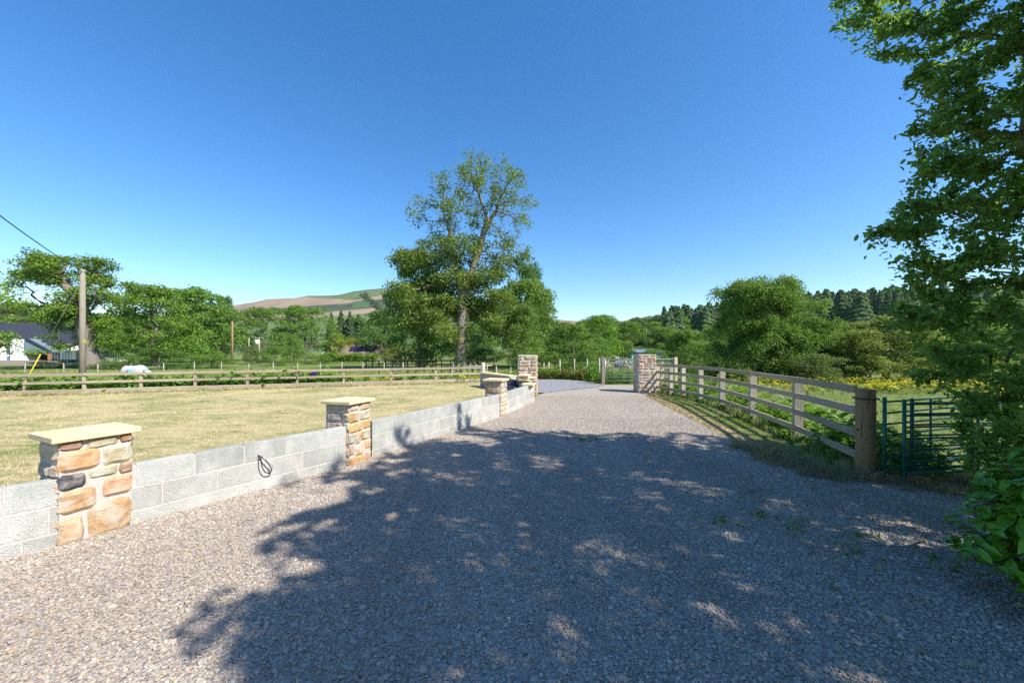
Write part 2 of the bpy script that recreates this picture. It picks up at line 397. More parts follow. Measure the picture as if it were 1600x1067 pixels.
def mat_grass(name, stops):
    m = NT(name); r = m.n('ShaderNodeObjectInfo').outputs['Random']
    pos = m.pos(); k = m.noise(.55, pos, 5, .65); b = m.noise(2.2, m.n('ShaderNodeMapping', {'Vector': pos, 'Scale': (.6, 2.2, 1), 'Rotation': (0, 0, .35)}).outputs[0], 5, .7)
    s = m.math('ADD', m.math('MULTIPLY', m.math('ADD', m.math('MULTIPLY', k, .5), m.math('MULTIPLY', b, .5)), 4.4), -1.95)
    s = m.math('ADD', s, m.math('MULTIPLY', m.math('SUBTRACT', r, .5), .7), True)
    c = m.ramp(s, stops)
    b1 = m.bsdf(c, .8, None, .1); t = m.n('ShaderNodeBsdfTranslucent', {'Color': c}).outputs[0]
    return m.done(m.n('ShaderNodeMixShader', {0: .3, 1: b1, 2: t}).outputs[0])
GRASS_DRY = mat_grass('dry_grass_blade', [(0, (.72, .60, .36)), (.5, (.58, .50, .27)), (.8, (.34, .35, .13)), (1, (.22, .27, .07))])
GRASS_GREEN = mat_grass('green_grass_blade', [(0, (.42, .42, .18)), (.5, (.24, .32, .07)), (1, (.11, .20, .03))])

# ------------------------------------------------------------------ foliage tools
LEAF_T = {
    'card': (np.array([(-.5, 0, 0), (0, -.33, .08), (.5, 0, 0), (0, .33, .08)]), [(0, 1, 2, 3)]),
    'fold': (np.array([(-.5, 0, 0), (.02, -.24, .10), (.5, 0, -.03), (.02, .24, .10)]), [(0, 1, 2), (0, 2, 3)]),
    'holly': (np.array([(-.5, 0, 0), (.05, 0, -.03), (.52, 0, -.08), (-.22, .22, .06), (.18, .23, .09), (-.22, -.22, .06), (.18, -.23, .09)]),
              [(0, 1, 4, 3), (1, 2, 4), (0, 5, 6, 1), (1, 6, 2)]),
    'laurel': (np.array([(-.5, 0, 0), (-.1, 0, .02), (.25, 0, -.01), (.55, 0, -.10), (-.25, .13, .05), (.08, .17, .06), (.33, .10, .02), (-.25, -.13, .05), (.08, -.17, .06), (.33, -.10, .02)]),
               [(0, 1, 5, 4), (1, 2, 6, 5), (2, 3, 6), (0, 7, 8, 1), (1, 8, 9, 2), (2, 9, 3)]),
}
def unit(a): return a / np.maximum(np.linalg.norm(a, axis=-1, keepdims=True), 1e-9)
def vnoise(P, f=1.0, seed=0):
    """smooth value noise, about -1..1"""
    Q = np.asarray(P, float) * f + seed * 17.3; i = np.floor(Q).astype(np.int64); t = Q - i; t = t * t * (3 - 2 * t); out = 0
    for a in (0, 1):
        for b in (0, 1):
            for c in (0, 1):
                h = ((i[:, 0] + a) * 73856093) ^ ((i[:, 1] + b) * 19349663) ^ ((i[:, 2] + c) * 83492791); h = (h * 2654435761) & 0xffffffff; h = (h ^ (h >> 13)) * 1274126177 & 0xffffffff
                w = (t[:, 0] if a else 1 - t[:, 0]) * (t[:, 1] if b else 1 - t[:, 1]) * (t[:, 2] if c else 1 - t[:, 2]); out = out + w * ((h & 0xffff) / 32767.5 - 1)
    return out
def ragged(P, d, u, amt=1.0, cut=-.28):
    """push foliage in and out in tufts of about u metres and open gaps in it"""
    n1 = vnoise(P, 1 / u, 1); n2 = vnoise(P, 2.7 / u, 2)
    Q = P + d * ((n1 * .55 + n2 * .5) * u * .75 * amt)[:, None]
    keep = (n1 * .6 + n2 * .8) > cut + rng.normal(size=len(P)) * .12
    return Q, keep
def leaves(name, P, N, size, mat, kind='card', T=None, smooth=False, r=None, var=.35):
    tv, tf = LEAF_T[kind]; n = len(P)
    N = unit(N)
    if T is None: T = rng.normal(size=(n, 3))
    T = unit(T - N * np.sum(T * N, 1, keepdims=True)); B = np.cross(N, T)
    s = (size * (1 - var + 2 * var * rng.random(n)))[:, None, None]
    V = P[:, None, :] + s * (tv[None, :, 0:1] * T[:, None] + tv[None, :, 1:2] * B[:, None] + tv[None, :, 2:3] * N[:, None])
    k = len(tv); base = (np.arange(n) * k)[:, None]
    lt = np.concatenate([np.array(f) for f in tf]); loops = (base + lt[None]).ravel()
    counts = np.tile([len(f) for f in tf], n)
    if r is None: r = rng.random(n)
    return np_mesh(name, V.reshape(-1, 3), loops, counts, mat, smooth, {'rnd': np.repeat(r, len(tf))})

def grow(A, nodes, parents, step, kill, iters=80, jit=.25, maxn=9000, tropism=(0, 0, .05)):
    """space colonisation: branches reach for the points A"""
    P = [np.array(p, float) for p in nodes]; par = list(parents)
    A = np.array(A, float); act = np.ones(len(A), bool)
    Pn = np.array(P); dm = np.linalg.norm(A[:, None] - Pn[None], axis=2)
    idx = dm.argmin(1); d = dm.min(1); cnt = {}
    for it in range(iters):
        ai = np.where(act)[0]
        if len(ai) == 0 or len(P) > maxn: break
        Pn = np.array(P); dirs = unit(A[ai] - Pn[idx[ai]])
        acc = {}
        for j, a in enumerate(ai): acc.setdefault(idx[a], []).append(dirs[j])
        new = []
        for ni, dl in acc.items():
            if cnt.get(ni, 0) > 3:
                for a in ai[idx[ai] == ni]: act[a] = False
                continue
            v = np.mean(dl, 0) + rng.normal(size=3) * jit + np.array(tropism)
            v /= np.linalg.norm(v) + 1e-9
            new.append(Pn[ni] + v * step); par.append(ni); cnt[ni] = cnt.get(ni, 0) + 1
        if not new: break
        b = len(P); P += new; nn = np.array(new)
        dm = np.linalg.norm(A[:, None] - nn[None], axis=2); k = dm.argmin(1); dk = dm.min(1)
        better = dk < d; idx[better] = b + k[better]; d[better] = dk[better]
        act &= d > kill
    return np.array(P), np.array(par)

def radii(P, par, r0, Rroot, e=2.3):
    n = len(P); acc = np.zeros(n); main = np.full(n, -1); best = np.zeros(n); rad = np.zeros(n)
    for i in range(n - 1, -1, -1):
        rad[i] = acc[i] ** (1 / e) if acc[i] > 0 else r0
        p = par[i]
        if p >= 0:
            acc[p] += rad[i] ** e
            if rad[i] > best[p]: best[p] = rad[i]; main[p] = i
    k = (Rroot - r0) / max(rad[0] - r0, 1e-6)
    return r0 + (rad - r0) * k, main

def wood_mesh(name, P, par, rad, main, mat, rmin=0.0, n=6):
    dirs = np.zeros_like(P)
    for i in range(len(P)):
        dirs[i] = P[i] - P[par[i]] if par[i] >= 0 else (0, 0, 1)
    dirs = unit(dirs)
    E = [i for i in range(len(P)) if par[i] >= 0 and rad[i] >= rmin]
    if not E: return None
    E = np.array(E); pa = par[E]
    def ring(c, d, r):
        ref = np.where(np.abs(d[:, 0:1]) < .85, np.array([[1., 0, 0]]), np.array([[0, 1., 0]]))
        u = unit(ref - d * np.sum(ref * d, 1, keepdims=True)); w = np.cross(d, u)
        a = np.linspace(0, 2 * np.pi, n, endpoint=False)
        return c[:, None] + r[:, None, None] * (u[:, None] * np.cos(a)[None, :, None] + w[:, None] * np.sin(a)[None, :, None])
    ismain = main[pa] == E
    d0 = np.where(ismain[:, None], dirs[pa], dirs[E])
    r0 = np.where(ismain, rad[pa], np.minimum(rad[pa], rad[E] * 1.25))
    A = ring(P[pa], d0, r0); B = ring(P[E], dirs[E], rad[E])
    V = np.concatenate([A, B], 1).reshape(-1, 3)
    k = np.arange(n); k2 = (k + 1) % n
    slot = np.full(len(P), -1); slot[E] = np.arange(len(E))
    bB = np.arange(len(E)) * 2 * n + n
    bA = np.where(ismain & (slot[pa] >= 0), slot[pa] * 2 * n + n, np.arange(len(E)) * 2 * n)
    loops = np.stack([bA[:, None] + k[None], bA[:, None] + k2[None], bB[:, None] + k2[None], bB[:, None] + k[None]], -1).ravel()
    used = np.zeros(len(V), bool); used[loops] = True; remap = np.cumsum(used) - 1; V = V[used]; loops = remap[loops]
    return np_mesh(name, V, loops, np.full(len(E) * n, 4), mat, True)

def in_ellipsoids(E, n, shell=0.0):
    """random points in ellipsoids E = (x,y,z,rx,ry,rz), weighted by volume; shell>0 pushes them outward"""
    E = np.array(E, float); w = E[:, 3] * E[:, 4] * E[:, 5]; w = w ** .75
    k = rng.choice(len(E), n, p=w / w.sum())
    d = unit(rng.normal(size=(n, 3))); r = rng.random(n) ** (1 / 3)
    r = shell + (1 - shell) * r
    return E[k, :3] + d * r[:, None] * E[k, 3:], d, k

def subpuffs(E, k=5, f=.38, out=.8):
    E = np.array(E, float); ch = []
    for e in E:
        for j in range(k):
            d = unit(rng.normal(size=3)); d[2] = abs(d[2]) * .9 - .15
            c = e[:3] + d * e[3:] * out * rng.uniform(.8, 1.15); ch.append([*c, *(e[3:] * f * rng.uniform(.6, 1.3))])
    E2 = E.copy(); E2[:, 3:] *= .86
    return np.concatenate([E2, np.array(ch)])
def place_tree(name, loc, wood, crown, label, group=None, cat='tree', mats=None):
    t = empty(name, loc, label, cat, group)
    if wood: link('trunk', wood, t)
    c = link('crown', crown, t)
    return t

# ---- unit prototypes for background trees
def proto_broad(seed, ratio=1.0, low=.08, puffs=46, nleaf=15000, leaf=.030, cards='card', pr=.15):
    global rng
    save = rng; rng = np.random.default_rng(seed)
    # crown envelope: height 1, half width ratio/2
    pts = []
    for i in range(puffs):
        t = low + (1 - low) * ((i + .5) / puffs) ** .85
        prof = math.sin(math.pi * min(1, max(0.03, ((t - low) / (1 - low)) * .80 + .16))) ** .6
        a = rng.random() * 2 * math.pi; rr = prof * (ratio / 2) * (1 - pr * .7) * rng.uniform(.62, 1.0)
        if i % 4 == 0: rr *= .5
        s = pr * rng.uniform(.5, 1.2)
        pts.append((rr * math.cos(a), rr * math.sin(a), min(t, 1 - s * .55), s * 1.1, s * 1.1, s * .68))
    E = np.array(pts)
    E = np.array(pts); E0 = E; E = subpuffs(E, 5, .42)
    P, d, k = in_ellipsoids(E, nleaf, .60)
    keep = rng.random(nleaf) < np.clip(.62 + .75 * d[:, 2], .06, 1)
    P = P[keep]; d = d[keep]; k = k[keep]
    P = P + rng.normal(size=P.shape) * .008; P, kp = ragged(P, d, .055, 1.0, -.25); P = P[kp]; d = d[kp]; k = k[kp]
    N = d * .8 + rng.normal(size=P.shape) * .6 + np.array([0, 0, .35])
    r = np.clip(rng.random(len(P)) * .5 + rng.random(len(E))[k] * .5, 0, 1)
    crown = leaves('crown', P, N, leaf, None, cards, r=r)
    A = E0[:, :3]; base = [(0, 0, -.03), (0.004, 0, .05), (-.004, .003, .1)] + [(rng.normal() * .006, rng.normal() * .006, .15 + .05 * i) for i in range(5)]
    Pn, par = grow(A, base, [-1] + list(range(len(base) - 1)), .035, .05, 60)
    rad, main = radii(Pn, par, .0025, .021 + .008 * ratio)
    wood = wood_mesh('trunk', Pn, par, rad, main, BARK, .003, 6)
    rng = save
    return crown, wood
def proto_conifer(seed, ratio=.4, nleaf=9000, leaf=.028, tip=True):
    global rng
    save = rng; rng = np.random.default_rng(seed)
    n = nleaf * 2; t = rng.random(n) ** 1.35 * .97; an = rng.random(n) * 6.2832
    lay = 1 + .16 * np.sin(t * 70 + 2 * np.sin(an * 2)) + .10 * np.sin(an * 5 + t * 9)
    rad_ = (ratio / 2 * (1 - t) ** .9 + .006) * lay; s = 1 - .45 * rng.random(n) ** 1.6
    P = np.stack([rad_ * s * np.cos(an), rad_ * s * np.sin(an), .04 + t - rad_ * s * .25], 1)
    d = np.stack([np.cos(an), np.sin(an), np.full(n, .35)], 1)
    P, kp = ragged(P, d, .05, .7, -.35); P = P[kp]; d = d[kp]
    N = d + rng.normal(size=P.shape) * .5; T = d * np.array([1, 1, -.6]) + rng.normal(size=P.shape) * .4
    crown = leaves('crown', P, N, leaf, None, 'card', T=T)
    mb = MB(); mb.tube([(0, 0, -.03), (0, 0, .4), (0, 0, .99)], [.017, .011, .002], 6)
    wood = mb.mesh('trunk', BARK, True)
    rng = save
    return crown, wood
BP = [proto_broad(10 + i, r, lo, 62 + 5 * i, 34000, .026, 'card', pr) for i, (r, lo, pr) in enumerate([(1.0, .06, .15), (.85, .04, .14), (1.15, .08, .15), (1.0, .03, .13), (.9, .12, .16), (1.2, .05, .14)])]
BUSH = [proto_broad(30 + i, 1.5, -.02, 46, 17000, .038, 'card', .2) for i in range(3)]
CP = [proto_conifer(50 + i, r) for i, r in enumerate([.42, .36, .48])]

def copy_tree(name, proto, X, Y, H, W, mat, label, group=None, rz=None, cat='tree', ratio=1.0, sink=0, z=None):
    crown, wood = proto
    t = empty(name, (X, Y, (float(zg(X, Y)) if z is None else z) - sink), label, cat, group, rng.random() * 6.28 if rz is None else rz)
    t.scale = (W, W, H)
    if wood: link('trunk', wood, t)
    c = link('crown', crown, t)
    if not crown.materials: crown.materials.append(None)
    c.material_slots[0].link = 'OBJECT'; c.material_slots[0].material = mat
    return t
PR = {0: 1.0, 1: .85, 2: 1.15, 3: 1.0, 4: .9, 5: 1.2}
def btree(i, px0, px1, ytop, Y, mat, label, group=None, name='broadleaf_tree', bush=False, conif=False):
    X = xa((px0 + px1) / 2, Y); z = float(zg(X, Y)); H = za(ytop, Y) - z
    W = (px1 - px0) * Y / F
    if conif: pro = CP[i % 3]; rat = [.42, .36, .48][i % 3]
    elif bush: pro = BUSH[i % 3]; rat = 1.5
    else: pro = BP[i % 6]; rat = PR[i % 6]
    return copy_tree(name, pro, X, Y, H, W / rat, mat, label, group, cat='bush' if bush else 'tree')

# ------------------------------------------------------------------ instanced stuff (geometry nodes)
def scatter(name, P, rot, scl, protos, label, cat):
    col = bpy.data.collections.new(name + '_kinds')
    for i, me in enumerate(protos):
        col.objects.link(bpy.data.objects.new('%s_kind' % name, me))
    me = bpy.data.meshes.new(name); n = len(P)
    me.vertices.add(n); me.vertices.foreach_set('co', np.asarray(P, np.float32).ravel())
    a = me.attributes.new('rot', 'FLOAT_VECTOR', 'POINT'); a.data.foreach_set('vector', np.asarray(rot, np.float32).ravel())
    a = me.attributes.new('scl', 'FLOAT_VECTOR', 'POINT'); a.data.foreach_set('vector', np.asarray(scl, np.float32).ravel())
    me.update()
    o = link(name, me); tag(o, label, cat, kind='stuff')
    ng = bpy.data.node_groups.new(name + '_nodes', 'GeometryNodeTree')
    ng.interface.new_socket('Geometry', in_out='INPUT', socket_type='NodeSocketGeometry')
    ng.interface.new_socket('Geometry', in_out='OUTPUT', socket_type='NodeSocketGeometry')
    gi = ng.nodes.new('NodeGroupInput'); go = ng.nodes.new('NodeGroupOutput')
    ip = ng.nodes.new('GeometryNodeInstanceOnPoints'); ci = ng.nodes.new('GeometryNodeCollectionInfo')
    ci.inputs['Collection'].default_value = col; ci.inputs['Separate Children'].default_value = True; ci.inputs['Reset Children'].default_value = True
    ip.inputs['Pick Instance'].default_value = True
    na = ng.nodes.new('GeometryNodeInputNamedAttribute'); na.data_type = 'FLOAT_VECTOR'; na.inputs['Name'].default_value = 'rot'
    nb = ng.nodes.new('GeometryNodeInputNamedAttribute'); nb.data_type = 'FLOAT_VECTOR'; nb.inputs['Name'].default_value = 'scl'
    e2r = ng.nodes.new('FunctionNodeEulerToRotation')
    L = ng.links.new
    L(gi.outputs[0], ip.inputs['Points']); L(ci.outputs[0], ip.inputs['Instance'])
    L(na.outputs['Attribute'], e2r.inputs[0]); L(e2r.outputs[0], ip.inputs['Rotation']); L(nb.outputs['Attribute'], ip.inputs['Scale'])
    L(ip.outputs[0], go.inputs[0])
    md = o.modifiers.new('scatter', 'NODES'); md.node_group = ng
    return o
def inpoly(P, poly):
    x, y = P[:, 0], P[:, 1]; c = np.zeros(len(P), bool); n = len(poly)
    for i in range(n):
        x1, y1 = poly[i]; x2, y2 = poly[(i + 1) % n]
        with np.errstate(divide='ignore', invalid='ignore'):
            t = ((y1 > y) != (y2 > y)) & (x < (x2 - x1) * (y - y1) / (y2 - y1 + 1e-12) + x1)
        c ^= t
    return c
def rand_in(poly, n, view=True):
    poly = np.array(poly); lo = poly.min(0); hi = poly.max(0)
    P = lo + (hi - lo) * rng.random((n, 2)); P = P[inpoly(P, poly)]
    if view: P = P[(np.abs(P[:, 0]) < 1.42 * P[:, 1] + .3)]
    return P
def dist_poly(P, line):
    d = np.full(len(P), 1e9)
    for (x1, y1), (x2, y2) in zip(line[:-1], line[1:]):
        a = np.array([x1, y1]); b = np.array([x2, y2]) - a
        t = np.clip(((P - a) @ b) / (b @ b), 0, 1); d = np.minimum(d, np.linalg.norm(P - a - t[:, None] * b, axis=1))
    return d

# ------------------------------------------------------------------ ground
def polar_ground():
    na = 720; rs = np.concatenate([np.linspace(.5, 30, 60), np.geomspace(30.6, 4200, 110)])
    a = np.linspace(0, 2 * np.pi, na, endpoint=False)
    RR, AA = np.meshgrid(rs, a, indexing='ij'); X = RR * np.sin(AA); Y = RR * np.cos(AA)
    Z = zg(X, Y); V = np.stack([X, Y, Z], -1).reshape(-1, 3)
    V = np.concatenate([V, [[0, 0, -.02]]])
    i = np.arange(len(rs) - 1)[:, None]; j = np.arange(na)[None]; j2 = (j + 1) % na
    q = np.stack([i * na + j, i * na + j2, (i + 1) * na + j2, (i + 1) * na + j], -1).reshape(-1, 4)
    q = q[:, ::-1]
    tri = [[j2_, j1_, len(V) - 1] for j1_, j2_ in zip(range(na), [(k + 1) % na for k in range(na)])]
    loops = np.concatenate([q.ravel(), np.array(tri).ravel()]); counts = np.concatenate([np.full(len(q), 4), np.full(na, 3)])
    return np_mesh('ground', V, loops, counts, GROUND, True)
tag(link('ground', polar_ground()), kind='structure')

WALL = [(-5.6, .95), (-3.93, 2.95), (-3.475, 3.51), (-2.887, 4.33), (-2.35, 5.36), (-2.12, 5.98), (-.34, 9.32), (.67, 11.85)]
EDGE_R = [(.9, 13.4), (4.9, 14.1), (4.6, 13.1), (4.07, 8.1), (3.75, 6.1), (3.8, 5.1), (4.3, 4.62), (5.06, 4.4), (6.5, 4.1), (8.5, 3.2)]
DRIVE = WALL + [(.75, 13.0)] + [(1.2, 14.3), (2.2, 15.3), (3.6, 16.4), (4.25, 17.6), (5.8, 17.6), (5.2, 14.6)] + EDGE_R[2:] + [(8.5, -9), (-9, -9), (-9, -3)]
LAWN_POLY = [(-5.6, .95), (-3.93, 2.95), (-3.475, 3.51), (-2.887, 4.33), (-2.35, 5.36), (-2.12, 5.98), (-.34, 9.32), (.67, 11.85), (.6, 13.5), (.1, 14.7), (-1.3, 16.9), (-1.44, 19.2), (-17.5, 13.2), (-30, 8.6), (-30, -9), (-9, -9), (-9, -3)]
TRACK = [(1.2, 14.3), (2.2, 15.3), (3.6, 16.4), (4.25, 17.6), (3.4, 20.1), (1.6, 22.0), (-4, 25.0), (-14, 28), (-14, 24.5), (-4, 21.5), (.2, 18.6), (.9, 16.2), (.95, 14.4)]
VERGE_POLY = [(5.2, 14.6), (4.6, 13.1), (4.07, 8.1), (3.75, 6.1), (3.8, 5.1), (4.3, 4.62), (5.06, 4.4), (6.5, 4.1), (8.5, 3.2), (8.5, 4.6), (4.7, 5.0), (5.1, 6.75), (5.6, 8.9), (5.85, 10.6), (5.9, 11.9), (5.75, 14.4)]
def sheet(name, poly, z, mat, res=.5, grid=True):
    """a flat sheet over poly, triangulated from a grid of points so its rim wavers a little"""
    from mathutils.geometry import tessellate_polygon
    pts = []
    for (x1, y1), (x2, y2) in zip(poly, poly[1:] + poly[:1]):
        n = max(1, int(math.hypot(x2 - x1, y2 - y1) / res))
        for k in range(n): pts.append((x1 + (x2 - x1) * k / n, y1 + (y2 - y1) * k / n))
    v = [Vector((x, y, z if not callable(z) else z(x, y))) for x, y in pts]
    tri = tessellate_polygon([[Vector((p.x, p.y, 0)) for p in v]])
    fs = []
    for t in tri:
        a, b, c = [v[i] for i in t]
        fs.append(list(t) if (b - a).cross(c - a).z > 0 else list(t)[::-1])
    return MB().add(v, fs).mesh(name, mat)
def wavy(poly, amp, keep=()):
    return poly
tag(link('lawn', sheet('lawn', LAWN_POLY, .004, LAWN)), kind='structure')
DRV = sheet('driveway', DRIVE, .008, GRAVEL)
tag(link('driveway', DRV), kind='structure')
def track_z(x, y): return .0125 - .85 * float(sstep(20, 30, y)) * 1.0 + .02 * float(sstep(20, 22, y)) - 0 if x > 3.5 else .0125 + float(zg(x, y)) + .02
def grid_sheet(name, poly, mat, dz, res=.35, edge=None):
    P = np.array(poly); lo = P.min(0); hi = P.max(0)
    nx = int((hi[0] - lo[0]) / res) + 2; ny = int((hi[1] - lo[1]) / res) + 2
    gx = lo[0] + res * np.arange(nx); gy = lo[1] + res * np.arange(ny); X, Y = np.meshgrid(gx, gy, indexing='ij')
    V = np.stack([X, Y, zg(X, Y) + dz], -1).reshape(-1, 3)
    i, j = np.meshgrid(np.arange(nx - 1), np.arange(ny - 1), indexing='ij')
    q = np.stack([i * ny + j, (i + 1) * ny + j, (i + 1) * ny + j + 1, i * ny + j + 1], -1).reshape(-1, 4)
    cen = V[q][:, :, :2].mean(1); q = q[inpoly(cen, poly)]
    fa = None
    if edge is not None:
        cen = V[q][:, :, :2].mean(1); fa = {'edge': edge(cen)}
    return np_mesh(name, V, q.ravel(), np.full(len(q), 4), mat, True, fa)
tag(link('track', grid_sheet('track', TRACK, TRACKM, .036, .18)), kind='structure')
def vedge(P): return np.clip(dist_poly(P, EDGE_R[1:]) / 1.0, 0, 1)
tag(link('verge', grid_sheet('verge', VERGE_POLY, VERGE, .034, .05, vedge)), kind='structure')

# ------------------------------------------------------------------ gravel stones
def pebble(seed):
    r = np.random.default_rng(seed)
    bm = __import__('bmesh').new(); import bmesh
    bmesh.ops.create_icosphere(bm, subdivisions=1, radius=.5)
    ax = np.array([1, r.uniform(.6, .9), r.uniform(.35, .6)])
    off = r.normal(size=3) * 3
    for v in bm.verts:
        c = np.array(v.co); k = 1 + .35 * mnoise.noise(Vector(c * 2.1 + off))
        v.co = Vector(c * ax * k)
    me = bpy.data.meshes.new('pebble'); bm.to_mesh(me); bm.free()
    me.polygons.foreach_set('use_smooth', np.full(len(me.polygons), False)); me.materials.append(PEBBLE)
    return me
PEB = [pebble(i) for i in range(8)]
def pebble_pts():
    out = []
    for y0, y1, dens in ((1.45, 3.2, 3600), (3.2, 5.5, 3000), (5.5, 9.0, 1700), (9, 13.5, 700)):
        poly = [(-1.42 * y1 - .3, y0), (1.42 * y1 + .3, y0), (1.42 * y1 + .3, y1), (-1.42 * y1 - .3, y1)]
        P = rand_in(poly, int(dens * (2 * (1.42 * y1 + .3)) * (y1 - y0)))
        P = P[inpoly(P, DRIVE)]; out.append(P)
    return np.concatenate(out)
PP = pebble_pts(); n = len(PP)
s = .0185 * np.exp(rng.normal(size=n) * .32); s[rng.random(n) < .02] *= 1.5
zz = .008 + rng.random(n) * .006
rot = np.stack([rng.normal(size=n) * .35, rng.normal(size=n) * .35, rng.random(n) * 6.28], 1)
scatter('gravel', np.column_stack([PP, zz]), rot, np.repeat(s[:, None], 3, 1), PEB, 'loose pinkish grey gravel stones covering the wide driveway', 'gravel')

# ------------------------------------------------------------------ grass
def tuft(seed, mat, nb=16, h=1.0, spread=.5, w=.07, lean=.5):
    r = np.random.default_rng(seed); mb = MB()
    for i in range(nb):
        a = r.random() * 6.28; rr = spread * r.random() ** .5; x, y = rr * math.cos(a), rr * math.sin(a)
        b = r.random() * 6.28; L = h * r.uniform(.5, 1.1); k = lean * r.uniform(.3, 1.3)
        dx, dy = math.cos(b), math.sin(b); wx, wy = -dy * w / 2, dx * w / 2
        p1 = (x + dx * k * L * .3, y + dy * k * L * .3, L * .55); p2 = (x + dx * k * L, y + dy * k * L, L * (1 - .3 * k))
        mb.add([(x - wx, y - wy, 0), (x + wx, y + wy, 0), (p1[0] + wx * .7, p1[1] + wy * .7, p1[2]), (p1[0] - wx * .7, p1[1] - wy * .7, p1[2]), p2], [(0, 1, 2, 3), (3, 2, 4)])
    return mb.mesh('tuft', mat)
def scat(name, P, z, size, protos, label, cat, tilt=.1, var=.3):
    n = len(P); s = size * np.exp(rng.normal(size=n) * var)
    rot = np.stack([rng.normal(size=n) * tilt, rng.normal(size=n) * tilt, rng.random(n) * 6.28], 1)
    return scatter(name, np.column_stack([P, z]), rot, np.repeat(s[:, None], 3, 1) if s.ndim == 1 else s, protos, label, cat)
dry = [tuft(i, GRASS_DRY, 18, 1, 1.3, .09, 1.0) for i in range(5)]
P1_ = rand_in(LAWN_POLY, 330000)
dc = np.hypot(P1_[:, 0], P1_[:, 1]); P1_ = P1_[rng.random(len(P1_)) < np.clip(7 / dc, .25, 1) * .8]
scat('lawn_grass', P1_, np.full(len(P1_), .0), .030, dry, 'short dry straw coloured grass with green patches on the lawn', 'grass', .15)
green = [tuft(i + 20, GRASS_GREEN, 18, 1, 1.0, .07, .8) for i in range(4)]
tall = [tuft(i + 30, GRASS_GREEN, 26, 1, .35, .035, .6) for i in range(4)]
straw = [tuft(i + 40, LEAF_STRAW, 30, 1, .45, .03, 1.2) for i in range(3)]
V_ = rand_in(VERGE_POLY, 60000); ed = vedge(V_)
Vg = V_[(ed > .40) & (rng.random(len(V_)) < .75)]; e2 = np.clip(vedge(Vg), 0, 1)
scat('verge_grass', Vg, np.full(len(Vg), .012), .022 * (1 + .5 * e2), green, 'mown green grass on the verge below the paddock fence', 'grass', .15)
Vs = V_[(ed < .6) & (rng.random(len(V_)) < .45 * (1 - ed))]
scat('dead_grass', Vs, np.full(len(Vs), .012), .035, straw, 'bleached dead grass along the gravel edge', 'grass', .3)

E1 = along(WALL, 2600, -.22, -.09) if False else None
# leafy weeds
def weed(seed, mat, n=26, h=1.0, leaf=.28, w=.35):
    r = np.random.default_rng(seed); mb = MB()
    P = []; N = []; T = []
    for k in range(4):
        a = r.random() * 6.28; bx, by = math.cos(a) * .12 * r.random(), math.sin(a) * .12 * r.random()
        lx, ly = r.normal() * .15, r.normal() * .15
        for j in range(n // 4):
            t = (j + .5) / (n // 4); b = r.random() * 6.28; L = w * (1 - .6 * t) * r.uniform(.4, 1)
            P.append((bx + lx * t + math.cos(b) * L * .6, by + ly * t + math.sin(b) * L * .6, h * t * r.uniform(.85, 1.05))); T.append((math.cos(b), math.sin(b), .1)); N.append((math.cos(b) * .4 + r.normal() * .2, math.sin(b) * .4 + r.normal() * .2, 1))
    return leaves('weed', np.array(P), np.array(N), leaf, mat, 'fold', T=np.array(T))
weeds = [weed(i, LEAF_WEED, 32, 1, .26, .4) for i in range(5)]
wide = [weed(i + 9, LEAF_WEED, 20, .6, .42, .5) for i in range(3)]
FR = [(4.53, 4.92), (5.0, 6.75), (5.45, 8.9), (5.75, 10.6), (5.8, 11.9), (5.75, 13.0), (5.5, 14.9)]
def along(line, n, lo, hi, sides=1):
    """points scattered beside a line, lo..hi metres to its right"""
    L = np.array(line); seg = np.linalg.norm(np.diff(L, axis=0), axis=1); k = rng.choice(len(seg), n, p=seg / seg.sum()); t = rng.random(n)
    a = L[k]; d = L[k + 1] - a; u = d / np.linalg.norm(d, axis=1)[:, None]; nr = np.stack([u[:, 1], -u[:, 0]], 1)
    return a + d * t[:, None] + nr * (lo + (hi - lo) * rng.random(n))[:, None]
L1 = along([(-5.6, .95), (-3.93, 2.95), (-3.475, 3.51), (-2.887, 4.33), (-2.35, 5.36), (-2.12, 5.98), (-.34, 9.32), (.67, 11.85)], 2600, -.30, -.12)
scat('wall_foot_grass', L1, np.full(len(L1), .004), .07, dry + straw, 'longer uncut straw grass at the lawn side of the block wall', 'grass', .25)
L2 = along([(-30, 8.9), (-17.5, 13.2), (-1.44, 19.2)], 2600, .03, .28)
scat('fence_foot_grass', L2, np.full(len(L2), .004), .09, dry + straw + green, 'uncut grass tufts along the foot of the kickboard', 'grass', .25)
L3 = along([(3.85, 6.4), (3.85, 5.1), (4.35, 4.68), (5.2, 4.4), (6.2, 4.2)], 420, -.35, .3)
scat('straw_tufts', L3, np.full(len(L3), .01), .10, straw, 'pale dead grass tufts around the foot of the round post', 'grass', .3, .4)
W1 = along(FR, 300, .15, 1.5); W1 = W1[np.abs(W1[:, 0]) < 1.4 * W1[:, 1]]
scat('dock_and_nettle', W1, zg(W1[:, 0], W1[:, 1]), .42, weeds + wide, 'waist-high leafy weeds growing behind the four rail fence', 'weeds', .12)
W2 = along(FR, 260, -.22, .12)
scat('low_weeds', W2, np.full(len(W2), .01), .16, wide + tall, 'low leafy weeds under the bottom rail of the right fence', 'weeds', .15)
W3 = along([(-30, 8.6), (-17.5, 13.2), (-1.44, 19.2)], 5200, -4.0, -.15); W3 = W3[(np.abs(W3[:, 0]) < 1.42 * W3[:, 1]) ]
W3 = W3[(W3[:, 0] < -8) | (rng.random(len(W3)) < .12)]
scat('paddock_weeds', W3, zg(W3[:, 0], W3[:, 1]) - .03, .48, weeds + wide, 'lush green weeds behind the long left fence', 'weeds', .12)
